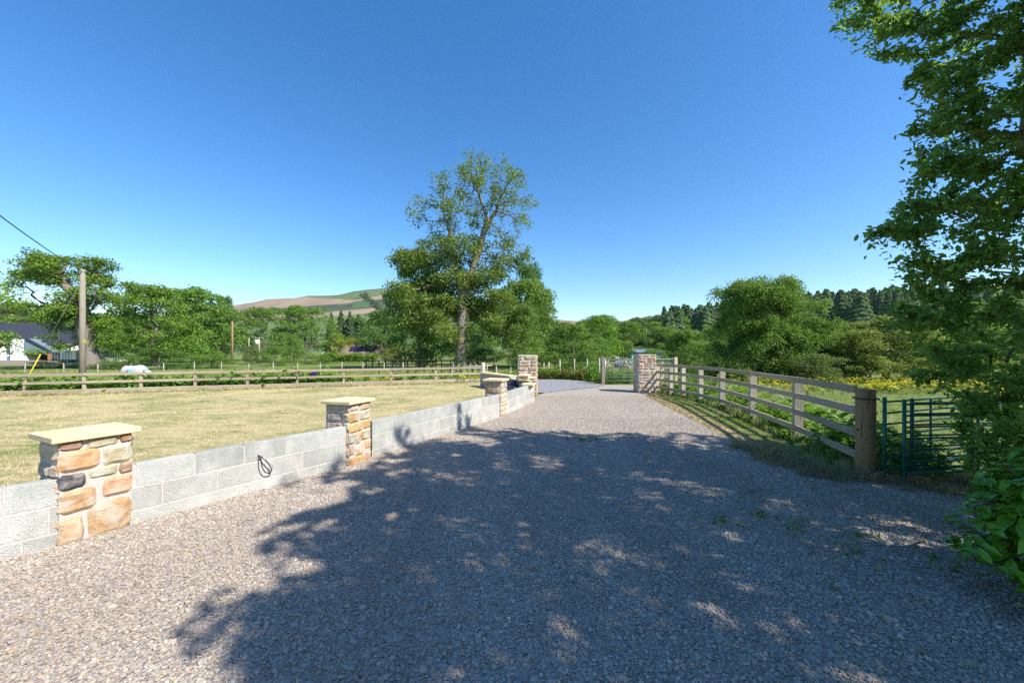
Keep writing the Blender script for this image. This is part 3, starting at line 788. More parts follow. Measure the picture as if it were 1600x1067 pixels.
# grass in both paddocks
G1 = rand_in([(5.3, 5), (5.9, 9), (6.1, 12), (6, 15), (8, 24), (40, 28), (30, 10), (14, 4.5)], 60000)
d_ = np.hypot(G1[:, 0], G1[:, 1]); G1 = G1[rng.random(len(G1)) < np.clip(9 / d_, .2, 1) * .8]
scat('right_pasture_grass', G1, zg(G1[:, 0], G1[:, 1]), .075, green + tall[:1], 'grazed pasture grass in the right paddock', 'grass', .2)
G2 = rand_in([(-45, 12), (-17.5, 14), (-1, 20), (3, 24), (6, 20), (30, 45), (0, 48), (-60, 40)], 60000)
d_ = np.hypot(G2[:, 0], G2[:, 1]); G2 = G2[rng.random(len(G2)) < .6]
G2 = G2[~inpoly(G2, TRACK)]
scat('left_pasture_grass', G2, zg(G2[:, 0], G2[:, 1]), .27, green + tall + tall, 'long rough grass in the field behind the left fence', 'grass', .2)

# buttercups
def buttercup(seed):
    r = np.random.default_rng(seed); mb = MB()
    for i in range(7):
        x, y = r.normal(size=2) * .22; h = r.uniform(.6, 1.1)
        mb.tube([(x, y, 0), (x + r.normal() * .05, y + r.normal() * .05, h)], .012, 3, m=0, cap=False)
        for q in range(5):
            a = q * 1.257; a2 = a + .6
            mb.add([(x, y, h), (x + .11 * math.cos(a), y + .11 * math.sin(a), h + .05), (x + .13 * math.cos(a + .3), y + .13 * math.sin(a + .3), h + .06), (x + .11 * math.cos(a2), y + .11 * math.sin(a2), h + .05)], [(0, 1, 2, 3)], m=1)
    return mb.mesh('buttercup', [LEAF_WEED, PETAL])
PETAL = mat_simple('buttercup_petal', (.82, .70, .03), .5, .3, 0, 8, .1)
BC = [buttercup(i) for i in range(4)]
B1 = []
for (px0, px1, py0, py1, n) in ((1130, 1215, 590, 603, 110), (1200, 1360, 596, 606, 170), (1330, 1600, 595, 622, 620), (1150, 1500, 603, 630, 260), (1560, 1600, 615, 640, 80)):
    px = px0 + (px1 - px0) * rng.random(n); py = py0 + (py1 - py0) * rng.random(n)
    Yv = (CH + .4) * F / (py - YH); B1.append(np.stack([(px - 800) / F * Yv, Yv], 1))
B1 = np.concatenate(B1)
scat('buttercups', B1, zg(B1[:, 0], B1[:, 1]), .22, BC, 'yellow buttercups flowering across the right paddock', 'flowers', .1)
B2 = []
for (px0, px1, n) in ((395, 440, 60), (560, 611, 200), (590, 615, 120), (715, 745, 60), (150, 390, 120), (40, 150, 40)):
    px = px0 + (px1 - px0) * rng.random(n); t = rng.uniform(18.5, 23, n); B2.append(np.stack([(px - 800) / F * t, t], 1))
B2 = np.concatenate(B2)
scat('yellow_wildflowers', B2, zg(B2[:, 0], B2[:, 1]), .30, BC, 'yellow wildflowers behind the long left fence', 'flowers', .1)
C1 = along([(1.2, 22.9), (3.9, 20.7)], 90, -.7, .5)
scat('rusty_docks', C1, zg(C1[:, 0], C1[:, 1]), .5, [weed(i + 60, LEAF_RUST, 30, 1, .22, .35) for i in range(3)], 'rust coloured dock weeds beside the grey track', 'weeds', .1)
C2 = along([(-3, 24.8), (1.2, 22.9), (4.2, 20.3), (4.3, 18.2)], 240, -1.6, .3)
scat('track_edge_weeds', C2, zg(C2[:, 0], C2[:, 1]), .55, weeds, 'green weeds and brambles along the far side of the track', 'weeds', .1)
C3 = along([(4.4, 18.3), (7.5, 18.3)], 90, -3, -.3)
scat('gate_weeds', C3, zg(C3[:, 0], C3[:, 1]), .3, weeds, 'low weeds behind the galvanised field gate', 'weeds', .1)

# ------------------------------------------------------------------ masonry
TINTS = [(.48, .33, .18), (.54, .41, .25), (.52, .44, .33), (.46, .40, .36), (.55, .49, .42), (.42, .31, .24), (.42, .38, .34), (.52, .45, .37), (.54, .46, .37)]
def stone(mb, O, U, Vv, Nn, u0, u1, v0, v1, tint, prot=.022, seed=0):
    nu, nv = 7, 6; pts = []
    for j in range(nv):
        for i in range(nu):
            a, b = i / (nu - 1), j / (nv - 1)
            da = .012 * mnoise.noise(Vector((seed * 3.1, b * 3 + seed, (a > .5) * 5)))
            db = .012 * mnoise.noise(Vector((a * 3 + seed, seed * 1.7, (b > .5) * 7)))
            # rounded corners
            ca = min(a, 1 - a); cb = min(b, 1 - b); k = max(0, .14 - ca) * max(0, .15 - cb) * 9
            ua = a + (.5 - a) * k * .6; vb = b + (.5 - b) * k * .6
            u = u0 + (u1 - u0) * ua + da * (abs(a - .5) * 2); v = v0 + (v1 - v0) * vb + db * (abs(b - .5) * 2)
            e = min(ca / .17, cb / .2, 1.0)
            h = -.012 if (i in (0, nu - 1) or j in (0, nv - 1)) else prot * (.35 + .35 * e) + .014 * mnoise.noise(Vector((u * 11 + seed, v * 11, seed)))
            pts.append(O + U * u + Vv * v + Nn * h)
    fs = [(j * nu + i, j * nu + i + 1, (j + 1) * nu + i + 1, (j + 1) * nu + i) for j in range(nv - 1) for i in range(nu - 1)]
    t = tuple(max(.02, c * random.uniform(.88, 1.1)) for c in tint)
    mb.add(pts, fs, t, 0)
def rubble(w, h, seed, lo=.09, hi=.27, wl=.15, wh=.46):
    r = random.Random(seed); v = 0.0; out = []; g = .014
    while v < h - .03:
        rh = min(r.uniform(lo, hi), h - v)
        if h - v - rh < .06: rh = h - v
        u = 0.0
        while u < w - .02:
            rw = min(r.uniform(wl, wh), w - u)
            if w - u - rw < .09: rw = w - u
            if rh > .15 and r.random() < .3:
                m = rh * r.uniform(.4, .6)
                out.append((u + g / 2, u + rw - g / 2, v + g / 2, v + m - g / 2)); out.append((u + g / 2, u + rw - g / 2, v + m + g / 2, v + rh - g / 2))
            else:
                out.append((u + g / 2, u + rw - g / 2, v + g / 2 + r.uniform(0, .012), v + rh - g / 2 - r.uniform(0, .012)))
            u += rw
        v += rh
    return [(a, b, c, d, r.choice(TINTS)) for a, b, c, d in out]
P1F = [(0, .3, .925, .985, (.38, .25, .17)), (.36, .78, .905, .985, (.55, .47, .36)), (.82, 1, .925, .99, (.42, .27, .18)), (0, .53, .70, .895, (.56, .38, .18)), (.58, 1, .70, .895, (.50, .46, .42)),
       (.81, 1, .59, .685, (.38, .20, .11)), (0, .34, .535, .67, (.10, .11, .12)), (.39, .77, .60, .685, (.52, .47, .40)), (0, .49, .30, .51, (.55, .36, .18)), (.58, 1, .37, .565, (.56, .38, .20)),
       (.02, .31, .0, .25, (.54, .43, .27)), (.37, 1, -.03, .335, (.55, .38, .19))]
P2F = [(.05, .40, .90, .985, (.40, .33, .26)), (.45, 1, .885, .985, (.55, .44, .27)), (0, .42, .70, .875, (.55, .36, .14)), (.47, 1, .71, .86, (.54, .51, .47)), (0, .60, .54, .67, (.54, .33, .08)), (.64, 1, .56, .69, (.56, .36, .11)),
       (.0, .22, .36, .51, (.36, .31, .26)), (.26, .48, .33, .51, (.52, .46, .38)), (.52, 1, .37, .53, (.58, .50, .38)), (.0, .2, .17, .33, (.34, .30, .27)), (.24, .66, .14, .30, (.52, .47, .40)), (.72, 1, .20, .355, (.56, .36, .10)),
       (0, .3, -.02, .12, (.46, .24, .10)), (.33, .72, -.02, .125, (.54, .36, .18)), (.76, 1, -.02, .16, (.45, .32, .22))]
def pillar(front, dirv, wid, dep, h, label, group, seed, capdef=None, faceR=None, name='stone_pillar', loc=None):
    """front = near corner on plan; dirv = plan direction of the drive-side face (away from camera)"""
    d = Vector((dirv[0], dirv[1], 0)).normalized(); l = Vector((-d.y, d.x, 0)); f = Vector((front[0], front[1], 0))
    c = f + d * wid / 2 + l * dep / 2
    t = empty(name, (c.x, c.y, 0), label, 'pillar', group)
    f = f - c
    mb = MB(); Z = Vector((0, 0, 1))
    e = .008
    core = [f + d * e + l * e, f + d * (wid - e) + l * e, f + d * (wid - e) + l * (dep - e), f + d * e + l * (dep - e)]
    mb.add([v + Z * -.05 for v in core] + [v + Z * (h - .003) for v in core], [(0, 1, 5, 4), (1, 2, 6, 5), (2, 3, 7, 6), (3, 0, 4, 7), (4, 5, 6, 7)], (.4, .38, .34), 1)
    faces = [(f, d, -l, wid, faceR), (f + l * dep, -l, -d, dep, None), (f + d * wid, l, d, dep, None), (f + d * wid + l * dep, -d, l, wid, None)]
    for i, (O, U, Nn, w, spec) in enumerate(faces):
        st = [(max(0, a - .018) * w, min(1, b + .018) * w, (cc - .012) * h, min(.995, dd + .012) * h, tt) for a, b, cc, dd, tt in spec] if spec else rubble(w, h, seed * 7 + i)
        for k, (a, b, cc, dd, tt) in enumerate(st): stone(mb, O, U, Z, Nn, a, b, cc, dd, tuple(x * .74 + y * .26 for x, y in zip(tt, (.60, .52, .40))) if tt[0] > .2 else tt, .020, seed * 13.7 + i * 3.3 + k * 1.9)
    mb.build('shaft', [STONE, MORTAR], t, False)
    if capdef:
        ov, th = capdef; a = math.atan2(d.y, d.x)
        MB().box((0, 0, h + th / 2), (wid + 2 * ov, dep + 2 * ov, th), a, bev=.006).build('capstone', CAP, t)
    return t
GP = 'stone pillars along the block wall'
DV = (.34, .94)
pillar((-3.665, 3.10), (.42, .90), .46, .41, .85, 'nearest capped stone pillar with ochre stones and one dark grey block', GP, 1, (.045, .05), P1F)
pillar((-2.225, 5.26), (.32, .95), .44, .42, .85, 'second capped stone pillar with a long orange stone, past the cable loop', GP, 2, (.045, .045), P2F)
pillar((-.255, 9.12), (.30, .95), .44, .42, .85, 'third capped stone pillar, paler and smaller in view, beside the dark sheet', GP, 3, (.045, .05))
pillar((.88, 13.4), (.05, 1), .62, .68, 1.43, 'tall uncapped stone gate pillar at the left of the drive entrance', 'stone gate pillars', 4)
pillar((5.36, 14.25), (.02, 1), .66, .66, 1.44, 'tall uncapped stone gate pillar at the right, striped by rail shadows', 'stone gate pillars', 5)

def block_wall(a, b, h, label, seed, th=.10):
    r = random.Random(seed); a = Vector((a[0], a[1], 0)); b = Vector((b[0], b[1], 0)); L = (b - a).length; d = (b - a) / L; l = Vector((-d.y, d.x, 0))
    t = (a + b) / 2
    mb = MB(); c = Vector((0, 0, 0)); ang = math.atan2(d.y, d.x)
    mb.box((c.x, c.y, (h - .004) / 2 - .04), (L, th - .006, h + .07), ang, (.42, .40, .36), 1)
    z = h; row = 0
    while z > -.05:
        z0 = z - .205; off = -.22 if row % 2 else 0; off += r.uniform(-.05, .05); u = off
        while u < L:
            u0 = max(u, 0); u1 = min(u + .43, L)
            if u1 - u0 > .04:
                g = r.uniform(.35, .47); tint = (g * 1.06, g * 1.05, g * .99) if row == 0 else (g * 1.10, g * 1.06, g * .99)
                mid = -L / 2 + (u0 + u1) / 2
                mb.box(d * mid + Vector((0, 0, (z + z0) / 2)), (u1 - u0, th, z - z0), ang, tint, 0, .0035)
            u += .442
        z = z0 - .012; row += 1
    o = mb.build('block_wall', [BLOCK, MORTAR], None, False, (t.x, t.y, 0))
    tag(o, label, 'wall', 'grey block walls between the pillars')
    return o
def off(p, q, k=.05):
    d = Vector((q[0] - p[0], q[1] - p[1])).normalized(); return Vector((-d.y, d.x)) * k
def bw(p, q, h, label, seed):
    o = off(p, q); block_wall((p[0] + o.x, p[1] + o.y), (q[0] + o.x, q[1] + o.y), h, label, seed)
bw((-5.55, .93), (-3.665, 3.14), .55, 'grey concrete block wall running off the left edge before the nearest pillar', 1)
bw((-3.49, 3.50), (-2.27, 5.27), .55, 'grey block wall with black cable loop between first and second pillars', 2)
bw((-2.08, 5.72), (-.30, 9.13), .54, 'long grey block wall between the second and third pillars', 3)
bw((-.13, 9.53), (.70, 11.95), .55, 'short whitish block wall past the third pillar, its end open', 4)

# low stone wall with slabs between the round post and the gate pillar
def low_wall():
    a = Vector((-1.28, 16.9, 0)); b = Vector((.05, 14.55, 0)); d = (b - a).normalized(); L = (b - a).length; c = (a + b) / 2
    t = empty('low_stone_wall', (c.x, c.y, 0), 'low dark stone wall with cream slabs on top near the left gate pillar', 'wall')
    mb = MB(); ang = math.atan2(d.y, d.x)
    mb.box((0, 0, .28), (L, .26, .6), ang, (.4, .38, .34), 1)
    l = Vector((d.y, -d.x, 0)); l = -l if l.y > 0 else l
    O = -d * L / 2 + l * .135
    for k, (u0, u1, v0, v1, tt) in enumerate(rubble(L, .57, 5)): stone(mb, O, d, Vector((0, 0, 1)), l, u0, u1, v0, v1, tuple(x * .7 for x in tt), .02, 50 + k)
    mb.build('stonework', [STONE, MORTAR], t)
    mb = MB()
    for k in range(3):
        q = -d * L / 2 + d * L * (k + .5) / 3; mb.box((q.x, q.y, .61), (L / 3 - .01, .38, .05), ang, bev=.006)
    mb.build('coping_slab', CAP, t)
low_wall()
# loose slabs stacked on the wall end
slabs = [((.50, 11.55), .575, .25, 'cream slab laid flat on the open end of the short wall', .50, .36), ((.42, 12.25), .66, .1, 'lower cream slab of the stack behind the wall end', .52, .34),
         ((.50, 12.30), .73, -.15, 'middle cream slab of the stack behind the wall end', .50, .36), ((.40, 12.28), .80, .3, 'uppermost cream slab of the stack behind the wall end', .55, .34)]
for (xy, z, rz, lab, w, d2) in slabs:
    o = MB().box((0, 0, 0), (w, d2, .05), 0, bev=.008).build('stone_slab', CAP, None, False, (xy[0], xy[1], z)); o.rotation_euler = (0, 0, rz + 1.1)
    tag(o, lab, 'slab', 'loose cream slabs')
# block pile carrying the stack
pl = MB()
for k in range(3): pl.box((0, 0, .105 + k * .212), (.42, .3, .205), .3 * (k % 2), (.42, .40, .36), 0, .008)
tag(pl.build('block_pile', [BLOCK], None, False, (.43, 12.27, 0)), 'rough grey blocks piled under the stacked cream slabs', 'blocks')
# dark sheet
def sheet_obj():
    n = 14; V = []; 
    for i in range(n):
        for j in range(n):
            u, v = i / (n - 1), j / (n - 1)
            x = -.42 + .84 * u; y = -.55 + 1.1 * v; e = max(abs(u - .5), abs(v - .5)) * 2
            z = .62 - .55 * max(0, e - .55) / .45 + .04 * mnoise.noise(Vector((u * 4, v * 4, 3)))
            V.append((x * (1 + .1 * e), y * (1 + .1 * e), max(z, .03)))
    fs = [(i * n + j, (i + 1) * n + j, (i + 1) * n + j + 1, i * n + j + 1) for i in range(n - 1) for j in range(n - 1)]
    o = MB().add(V, fs).build('black_sheet', BLACKPL, None, True, (-.05, 12.6, 0)); o.rotation_euler.z = -.3
    tag(o, 'crumpled black plastic sheet over building material behind third pillar', 'tarpaulin')
sheet_obj()

# cables in the wall
def cable(name, pts, r, m, label):
    c = pts[0]; mb = MB(); mb.tube([Vector(p) - Vector(c) for p in pts], r, 6); o = mb.build(name, m, None, True, c); tag(o, label, 'cable', 'cables sticking out of the block wall')
def wpt(px, py, off_=.02):
    """point on the drive face of the wall seen at a photograph pixel"""
    best = None; t = (px - 800) / F
    for (x1, y1), (x2, y2) in zip(WALL[:-1], WALL[1:]):
        den = (x2 - x1) - t * (y2 - y1)
        if abs(den) < 1e-6: continue
        s = (t * y1 - x1) / den
        if -.01 <= s <= 1.01: Y = y1 + s * (y2 - y1); X = x1 + s * (x2 - x1); best = (X, Y)
    X, Y = best; return (X + off_ * .85, Y - off_ * .5, za(py, Y))
def sm(pts, k=4):
    out = []
    P = [Vector(p) for p in pts]; P = [P[0]] + P + [P[-1]]
    for i in range(1, len(P) - 2):
        for j in range(k):
            t = j / k; a, b, c, d = P[i - 1:i + 3]
            out.append(.5 * ((2 * b) + (c - a) * t + (2 * a - 5 * b + 4 * c - d) * t * t + (3 * b - a - 3 * c + d) * t ** 3))
    out.append(P[-2]); return out
cable('cable', sm([wpt(405, 711, -.03), wpt(405, 714, .03), wpt(406, 726, .04), wpt(410, 735, .04), wpt(416, 738, .04), wpt(421, 736, .04), wpt(420, 729, .04), wpt(413, 719, .035), wpt(406, 712, .02)]), .006, CABLE, 'black cable loop hanging out of the wall after the nearest pillar')
cable('cable', sm([wpt(405.5, 711, -.02), wpt(411, 716, .045), wpt(419, 723, .06), wpt(423, 730, .05), wpt(421, 737, .045)]), .005, CABLE_W, 'pale cable beside the black loop in the wall')
cable('cable', sm([wpt(664.5, 651, -.03), wpt(663, 656, .05), wpt(666, 661, .05), wpt(667, 655, .05), wpt(665, 664, .05), wpt(666, 670, .05)]), .008, CABLE, 'small knotted black cable in the middle of the long block wall')
cable('cable', sm([wpt(726, 634, -.02), wpt(727, 640, .05), wpt(729, 650, .05), wpt(733, 659, .08), wpt(738, 664, .14), wpt(734, 663, .25)]), .006, CABLE, 'thin black cable trailing to the gravel near the third pillar')

# ------------------------------------------------------------------ fences
def ray_on(line, px):
    t = (px - 800) / F
    for (x1, y1), (x2, y2) in zip(line[:-1], line[1:]):
        den = (x2 - x1) - t * (y2 - y1)
        if abs(den) < 1e-9: continue
        s = (t * y1 - x1) / den
        if -.001 <= s <= 1.001: return (x1 + s * (x2 - x1), y1 + s * (y2 - y1))
    return None
def wt(): g = random.uniform(.42, .56); return (g, g * random.uniform(.96, 1.0), g * random.uniform(.9, .98))
# left post and rail fence with kickboard
def left_fence():
    FL = [(-30, 8.6), (-17.5, 13.2), (-1.44, 19.2)]
    t = empty('rail_fence', (-17.5, 13.2, 0), 'long weathered two rail fence with a low kickboard behind the lawn', 'fence')
    o = Vector((-17.5, 13.2, 0)); d = Vector((.937, .35, 0)); l = Vector((-.35, .937, 0))
    pts = [ray_on(FL, p) for p in (-50, 37, 130, 219, 304, 386, 464, 537, 611, 681, 753)]
    for i, p in enumerate(pts[:-1]):
        b = Vector((p[0], p[1], 0)) - o + l * .06
        MB().box((b.x, b.y, .33), (.10, .08, .86), .357, wt(), bev=.006).build('post', WOOD, t)
    def rail(z, h, w, mat, nm, lo):
        for i in range(0, len(pts) - 1, 2):
            a = Vector((pts[i][0], pts[i][1], z)) - o; b2 = pts[min(i + 2, len(pts) - 1)]; b = Vector((b2[0], b2[1], z)) - o
            u = (b - a).normalized()
            MB().beam(a - l * lo + u * .004, b - l * lo - u * .004 + Vector((0, 0, random.uniform(-.01, .01))), w, h, wt()).build(nm, mat, t)
    rail(.72, .10, .035, WOOD, 'rail', 0); rail(.44, .09, .035, WOOD, 'rail', 0); rail(.10, .20, .07, WOOD, 'kickboard', .02)
    b = Vector((-1.44, 19.2, 0)) - o
    MB().tube([(b.x, b.y, -.1), (b.x, b.y, .98)], .10, 14, (.55, .53, .5)).build('strainer_post', WOOD_STAKE, t, True)
left_fence()

def right_fence():
    o = Vector((4.53, 4.92, 0))
    t = empty('rail_fence', o, 'four rail timber fence along the right of the drive with thick round end post', 'fence')
    mb = MB(); n = 22; rr = .104
    ring = []
    for zi, (z, k) in enumerate(((-.1, 1.04), (.0, 1.03), (.3, 1.0), (.7, .985), (1.09, .97), (1.10, .93), (1.103, .5))):
        for j in range(n):
            a = 2 * math.pi * j / n; w = 1 + .02 * mnoise.noise(Vector((math.cos(a) * 2, math.sin(a) * 2, z)))
            ring.append((rr * k * w * math.cos(a), rr * k * w * math.sin(a), z))
    fs = [(i * n + j, i * n + (j + 1) % n, (i + 1) * n + (j + 1) % n, (i + 1) * n + j) for i in range(6) for j in range(n)] + [tuple(6 * n + j for j in range(n))]
    mb.add(ring, fs, (.5, .47, .42)); sp = mb.build('end_post', WOOD_POST, t, True)
    px = [1241, 1172, 1125, 1092, 1065, 1046]
    pts = [(4.50, 5.02)] + [ray_on(FR, p) for p in px] + [(5.52, 14.7)]
    for i, p in enumerate(pts[1:]):
        q = pts[min(i + 2, len(pts) - 1)]; pr = pts[i]; a = math.atan2(q[1] - pr[1], q[0] - pr[0]); l = Vector((math.sin(a), -math.cos(a), 0))
        b = Vector((p[0], p[1], 0)) - o + l * .055
        top = 1.12 - .012 * p[1] + (.02 if i != 3 else 0)
        MB().box((b.x, b.y, top / 2 - .1), (.08, .14, top + .2), a, wt(), bev=.006).build('post', WOOD_STAKE, t)
    for z in (1.085, .81, .525, .24):
        for i in range(len(pts) - 1):
            a = Vector((pts[i][0], pts[i][1], z - .004 * i * 1.5)) - o; b = Vector((pts[i + 1][0], pts[i + 1][1], z - .004 * (i + 1) * 1.5)) - o
            MB().beam(a, b, .04, .095, wt()).build('rail', WOOD, t)
    pass
right_fence()
# short return fence beside the gate
def return_fence():
    t = empty('rail_fence', (5.75, 15.1, 0), 'short rail fence between the right gate pillar and the field gate', 'fence')
    A = Vector((0, 0, 0)); B = Vector((1.2, 2.7, 0))
    for k in range(3):
        p = A + (B - A) * k / 2; MB().box((p.x, p.y, .5), (.09, .09, 1.15), 1.1, wt(), bev=.006).build('post', WOOD_STAKE, t)
    for z in (1.0, .72, .42): MB().beam(A + Vector((.07, -.03, z)), B + Vector((.07, -.03, z)), .035, .09, wt()).build('rail', WOOD, t)
return_fence()
def gate():
    Y = 18.0; x0 = xa(946, Y); x1 = xa(1050, Y); zb = float(zg(5, 18)); t = empty('field_gate', (x0, Y, 0), 'galvanised seven bar field gate closed behind the right pillar', 'gate')
    w = x1 - x0
    for k, z in enumerate((1.18, .98, .76, .60, .45, .33, .17)): MB().tube([(0, 0, z), (w, 0, z)], .021 if k in (0, 6) else .015, 8).build('bar', GALV, t, True)
    for x in (0, w): MB().tube([(x, 0, .15), (x, 0, 1.20)], .024, 8).build('stile', GALV, t, True)
    MB().tube([(w * .62, 0, .17), (w * .62, 0, 1.18)], .016, 8).build('brace', GALV, t, True)
    for px, lab in ((942, 'grey timber gate post at the latch side of the field gate'), (1055, 'pale timber gate post at the hinge side of the field gate')):
        x = xa(px, Y); o = MB().box((0, 0, .58), (.16, .16, 1.36), .1, (.30, .28, .26) if px < 1000 else (.65, .6, .5), bev=.01).build('gate_post', WOOD_STAKE, None, False, (x, Y, 0)); tag(o, lab, 'post')
gate()

def wire_fence(pts, hs, label, mat=WOOD_STAKE, wires=(.35, .62, .9), w=.08, name='wire_fence', zoff=0):
    o = Vector((pts[0][0], pts[0][1], float(zg(*pts[0])))); t = empty(name, o, label, 'fence')
    P = []
    for i, (x, y) in enumerate(pts):
        h = hs * random.uniform(.93, 1.05); z = float(zg(x, y)) + zoff; b = Vector((x, y, z)) - o; P.append(b)
        MB().tube([b + Vector((0, 0, -.1)), b + Vector((random.uniform(-.04, .04), 0, h))], w / 2, 7, wt()).build('post', mat, t, True)
    for z in wires:
        mb = MB(); mb.tube([p + Vector((0, -w / 2 - .006, z * hs)) for p in P], .008, 4); mb.build('wire', WIRE, t, True)
    return t
wl = [(xa(p, 34 + .004 * (p - 0)), 34 + .004 * p) for p in (-60, -10, 39, 100, 153, 205, 256, 304, 346, 389, 427, 465, 500, 534, 567, 600, 630)]
wire_fence(wl, 1.30, 'wire fence on pale stakes across the field beyond the left fence')
wr = [(xa(p, y), y) for p, y in ((776, 27.5), (797, 26.5), (849, 25.2), (857, 24.2), (875, 23), (897, 21.8), (918, 20.9), (936, 19.6))]
wire_fence(wr, 1.25, 'wire fence on grey stakes curving along the far side of the track')
def dark_fence():
    Y0 = 42; t = empty('dark_rail_fence', (xa(574, 40), 40, float(zg(xa(574, 40), 40))), 'dark two rail paddock fence in front of the big central tree', 'fence')
    o = Vector(t.location)
    ps = [572, 582, 592, 602, 613, 625, 637, 650, 663, 676, 690, 704, 720, 738, 756, 772]
    P = []
    for i, p in enumerate(ps):
        Y = 40 - i * .25; x = xa(p, Y); z = float(zg(x, Y)); b = Vector((x, Y, z)) - o; P.append(b)
        MB().box((b.x, b.y, .75), (.10, .10, 1.55), 0, wt()).build('post', WOOD_BLACK, t)
    for z in (1.42, 1.0, .6): MB().tube([p + Vector((0, -.07, z)) for p in P], .045, 4).build('rail', WOOD_BLACK, t)
dark_fence()
# poles leaning in a row behind the round post
def lean_rack():
    t = empty('timber_rack', (xa(730, 22), 22, float(zg(xa(730, 22), 22))), 'row of thin grey timbers leaning behind the left fence end', 'timber')
    for k in range(7):
        x = -1.0 + k * .33
        MB().tube([(x, 0, 0), (x + .18, .25, 1.35)], .022, 6, wt()).build('timber', WOOD_STAKE, t, True)
    MB().tube([(-1.1, .22, 1.2), (1.4, .22, 1.25)], .03, 6, wt()).build('rail', WOOD_STAKE, t, True)
lean_rack()

# green hurdles
def hurdle(a, b, h, label, z0=.03, lean=0):
    a = Vector((a[0], a[1], z0)); b = Vector((b[0], b[1], z0)); d = b - a; t = empty('sheep_hurdle', a, label, 'hurdle', 'green metal hurdles')
    w = d.length; u = d / w
    for x in (0, w): MB().tube([u * x + Vector((0, 0, -.02)), u * x + Vector((0, 0, h))], .02, 8).build('stile', GREENPAINT, t, True)
    for k in range(7): 
        z = .10 + k * (h - .16) / 6
        MB().tube([u * .0 + Vector((0, 0, z)), u * w + Vector((0, 0, z))], .012 if k not in (0,) else .02, 8).build('bar', GREENPAINT, t, True)
    MB().tube([u * w * .5 + Vector((0, .0, .1)), u * w * .5 + Vector((0, 0, h - .06))], .012, 8).build('brace', GREENPAINT, t, True)
hurdle((4.60, 4.74), (6.4, 5.35), .99, 'green metal hurdle tied to the end post, rearmost of three')
hurdle((4.70, 4.60), (6.7, 4.80), .98, 'green metal hurdle standing in front of the other two')
hurdle((4.98, 4.78), (6.9, 5.0), .97, 'green metal hurdle sandwiched between the other two')
tw = MB(); ringp = [(.13 * math.cos(a), .13 * math.sin(a), .985) for a in np.linspace(0, 6.28, 20)]
tw.tube(ringp, .008, 6); tw.tube([(.12, -.03, .985), (.0726, -.18, .93)], .006, 6)
tag(tw.build('tie_cord', CABLE, None, True, (4.53, 4.92, 0)), 'black cord tied round the top of the thick round post', 'cord')

# ------------------------------------------------------------------ poles and cables
def pole(px, ytop, Y, r, label, mat, extras=None):
    x = xa(px, Y); z = float(zg(x, Y)); h = za(ytop, Y) - z
    t = empty('utility_pole', (x, Y, z), label, 'pole', 'overhead line poles')
    MB().tube([(0, 0, -.2), (0, 0, h * .5), (0, 0, h)], [r, r * .92, r * .8], 12, (.5, .5, .5)).build('shaft', mat, t, True)
    return t, x, z, h
t, x, z, h = pole(129, 421, 22, .15, 'tall bleached timber pole standing behind the left fence with a yellow tag', WOOD_POLE)
MB().box((.14, -.03, h * .42), (.02, .10, .16)).build('yellow_tag', YELLOW, t)
MB().beam((-.2, 0, h - .12), (.25, 0, h - .12), .06, .06).build('bracket', GALV, t)
TOP = Vector((x, 22, z + h - .15))
def cord(name, a, b, sag, r, m, label, cat, n=24):
    a = Vector(a); b = Vector(b); pts = []
    for i in range(n + 1):
        s = i / n; p = a.lerp(b, s) - Vector((0, 0, sag * 4 * s * (1 - s))); pts.append(p - a)
    o = MB().tube(pts, r, 6).build(name, m, None, True, a); tag(o, label, cat); return o
cord('overhead_cable', TOP, (xa(-260, 9), 9, za(130, 9)), .25, .022, CABLE, 'black overhead cable rising from the bleached pole to the upper left', 'cable')
cord('service_cable', TOP, (xa(363, 68), 68, za(506, 68)), .9, .012, CABLE, 'thin cable from the bleached pole towards the brown pole', 'cable')
foot = (xa(27, 20.5), 20.5, float(zg(xa(27, 20.5), 20.5)))
ft = Vector(foot); tp = TOP - Vector((0, 0, .35))
st = empty('stay_wire', foot, 'sloping stay wire with bright yellow sleeve left of the bleached pole', 'wire')
MB().tube([(0, 0, 0), tp - ft], .012, 6).build('wire', WIRE, st, True)
MB().tube([(tp - ft) * .02, (tp - ft) * .34], .024, 8).build('sleeve', YELLOW, st, True)
t, *_ = pole(363, 502, 68, .17, 'brown timber pole in front of the dark trees at left centre', WOOD_POLE_BROWN)
t, x, z, h = pole(405, 527, 75, .14, 'short grey pole carrying a white transformer', WOOD_STAKE)
MB().tube([(-.35, -.2, h - 1.4), (-.35, -.2, h - .5)], .28, 12).build('transformer', WHITE, t, True)
MB().beam((-.8, -.1, h - .1), (.8, -.1, h - .1), .1, .1).build('crossarm', WOOD_STAKE, t)
pole(389, 528, 80, .10, 'thin grey pole left of the transformer pole', WOOD_STAKE)
pole(1010, 515, 95, .10, 'thin pale pole left of its twin beyond the field gate', WOOD_STAKE)
pole(1016, 518, 96, .10, 'thin pale pole right of its twin beyond the field gate', WOOD_STAKE)

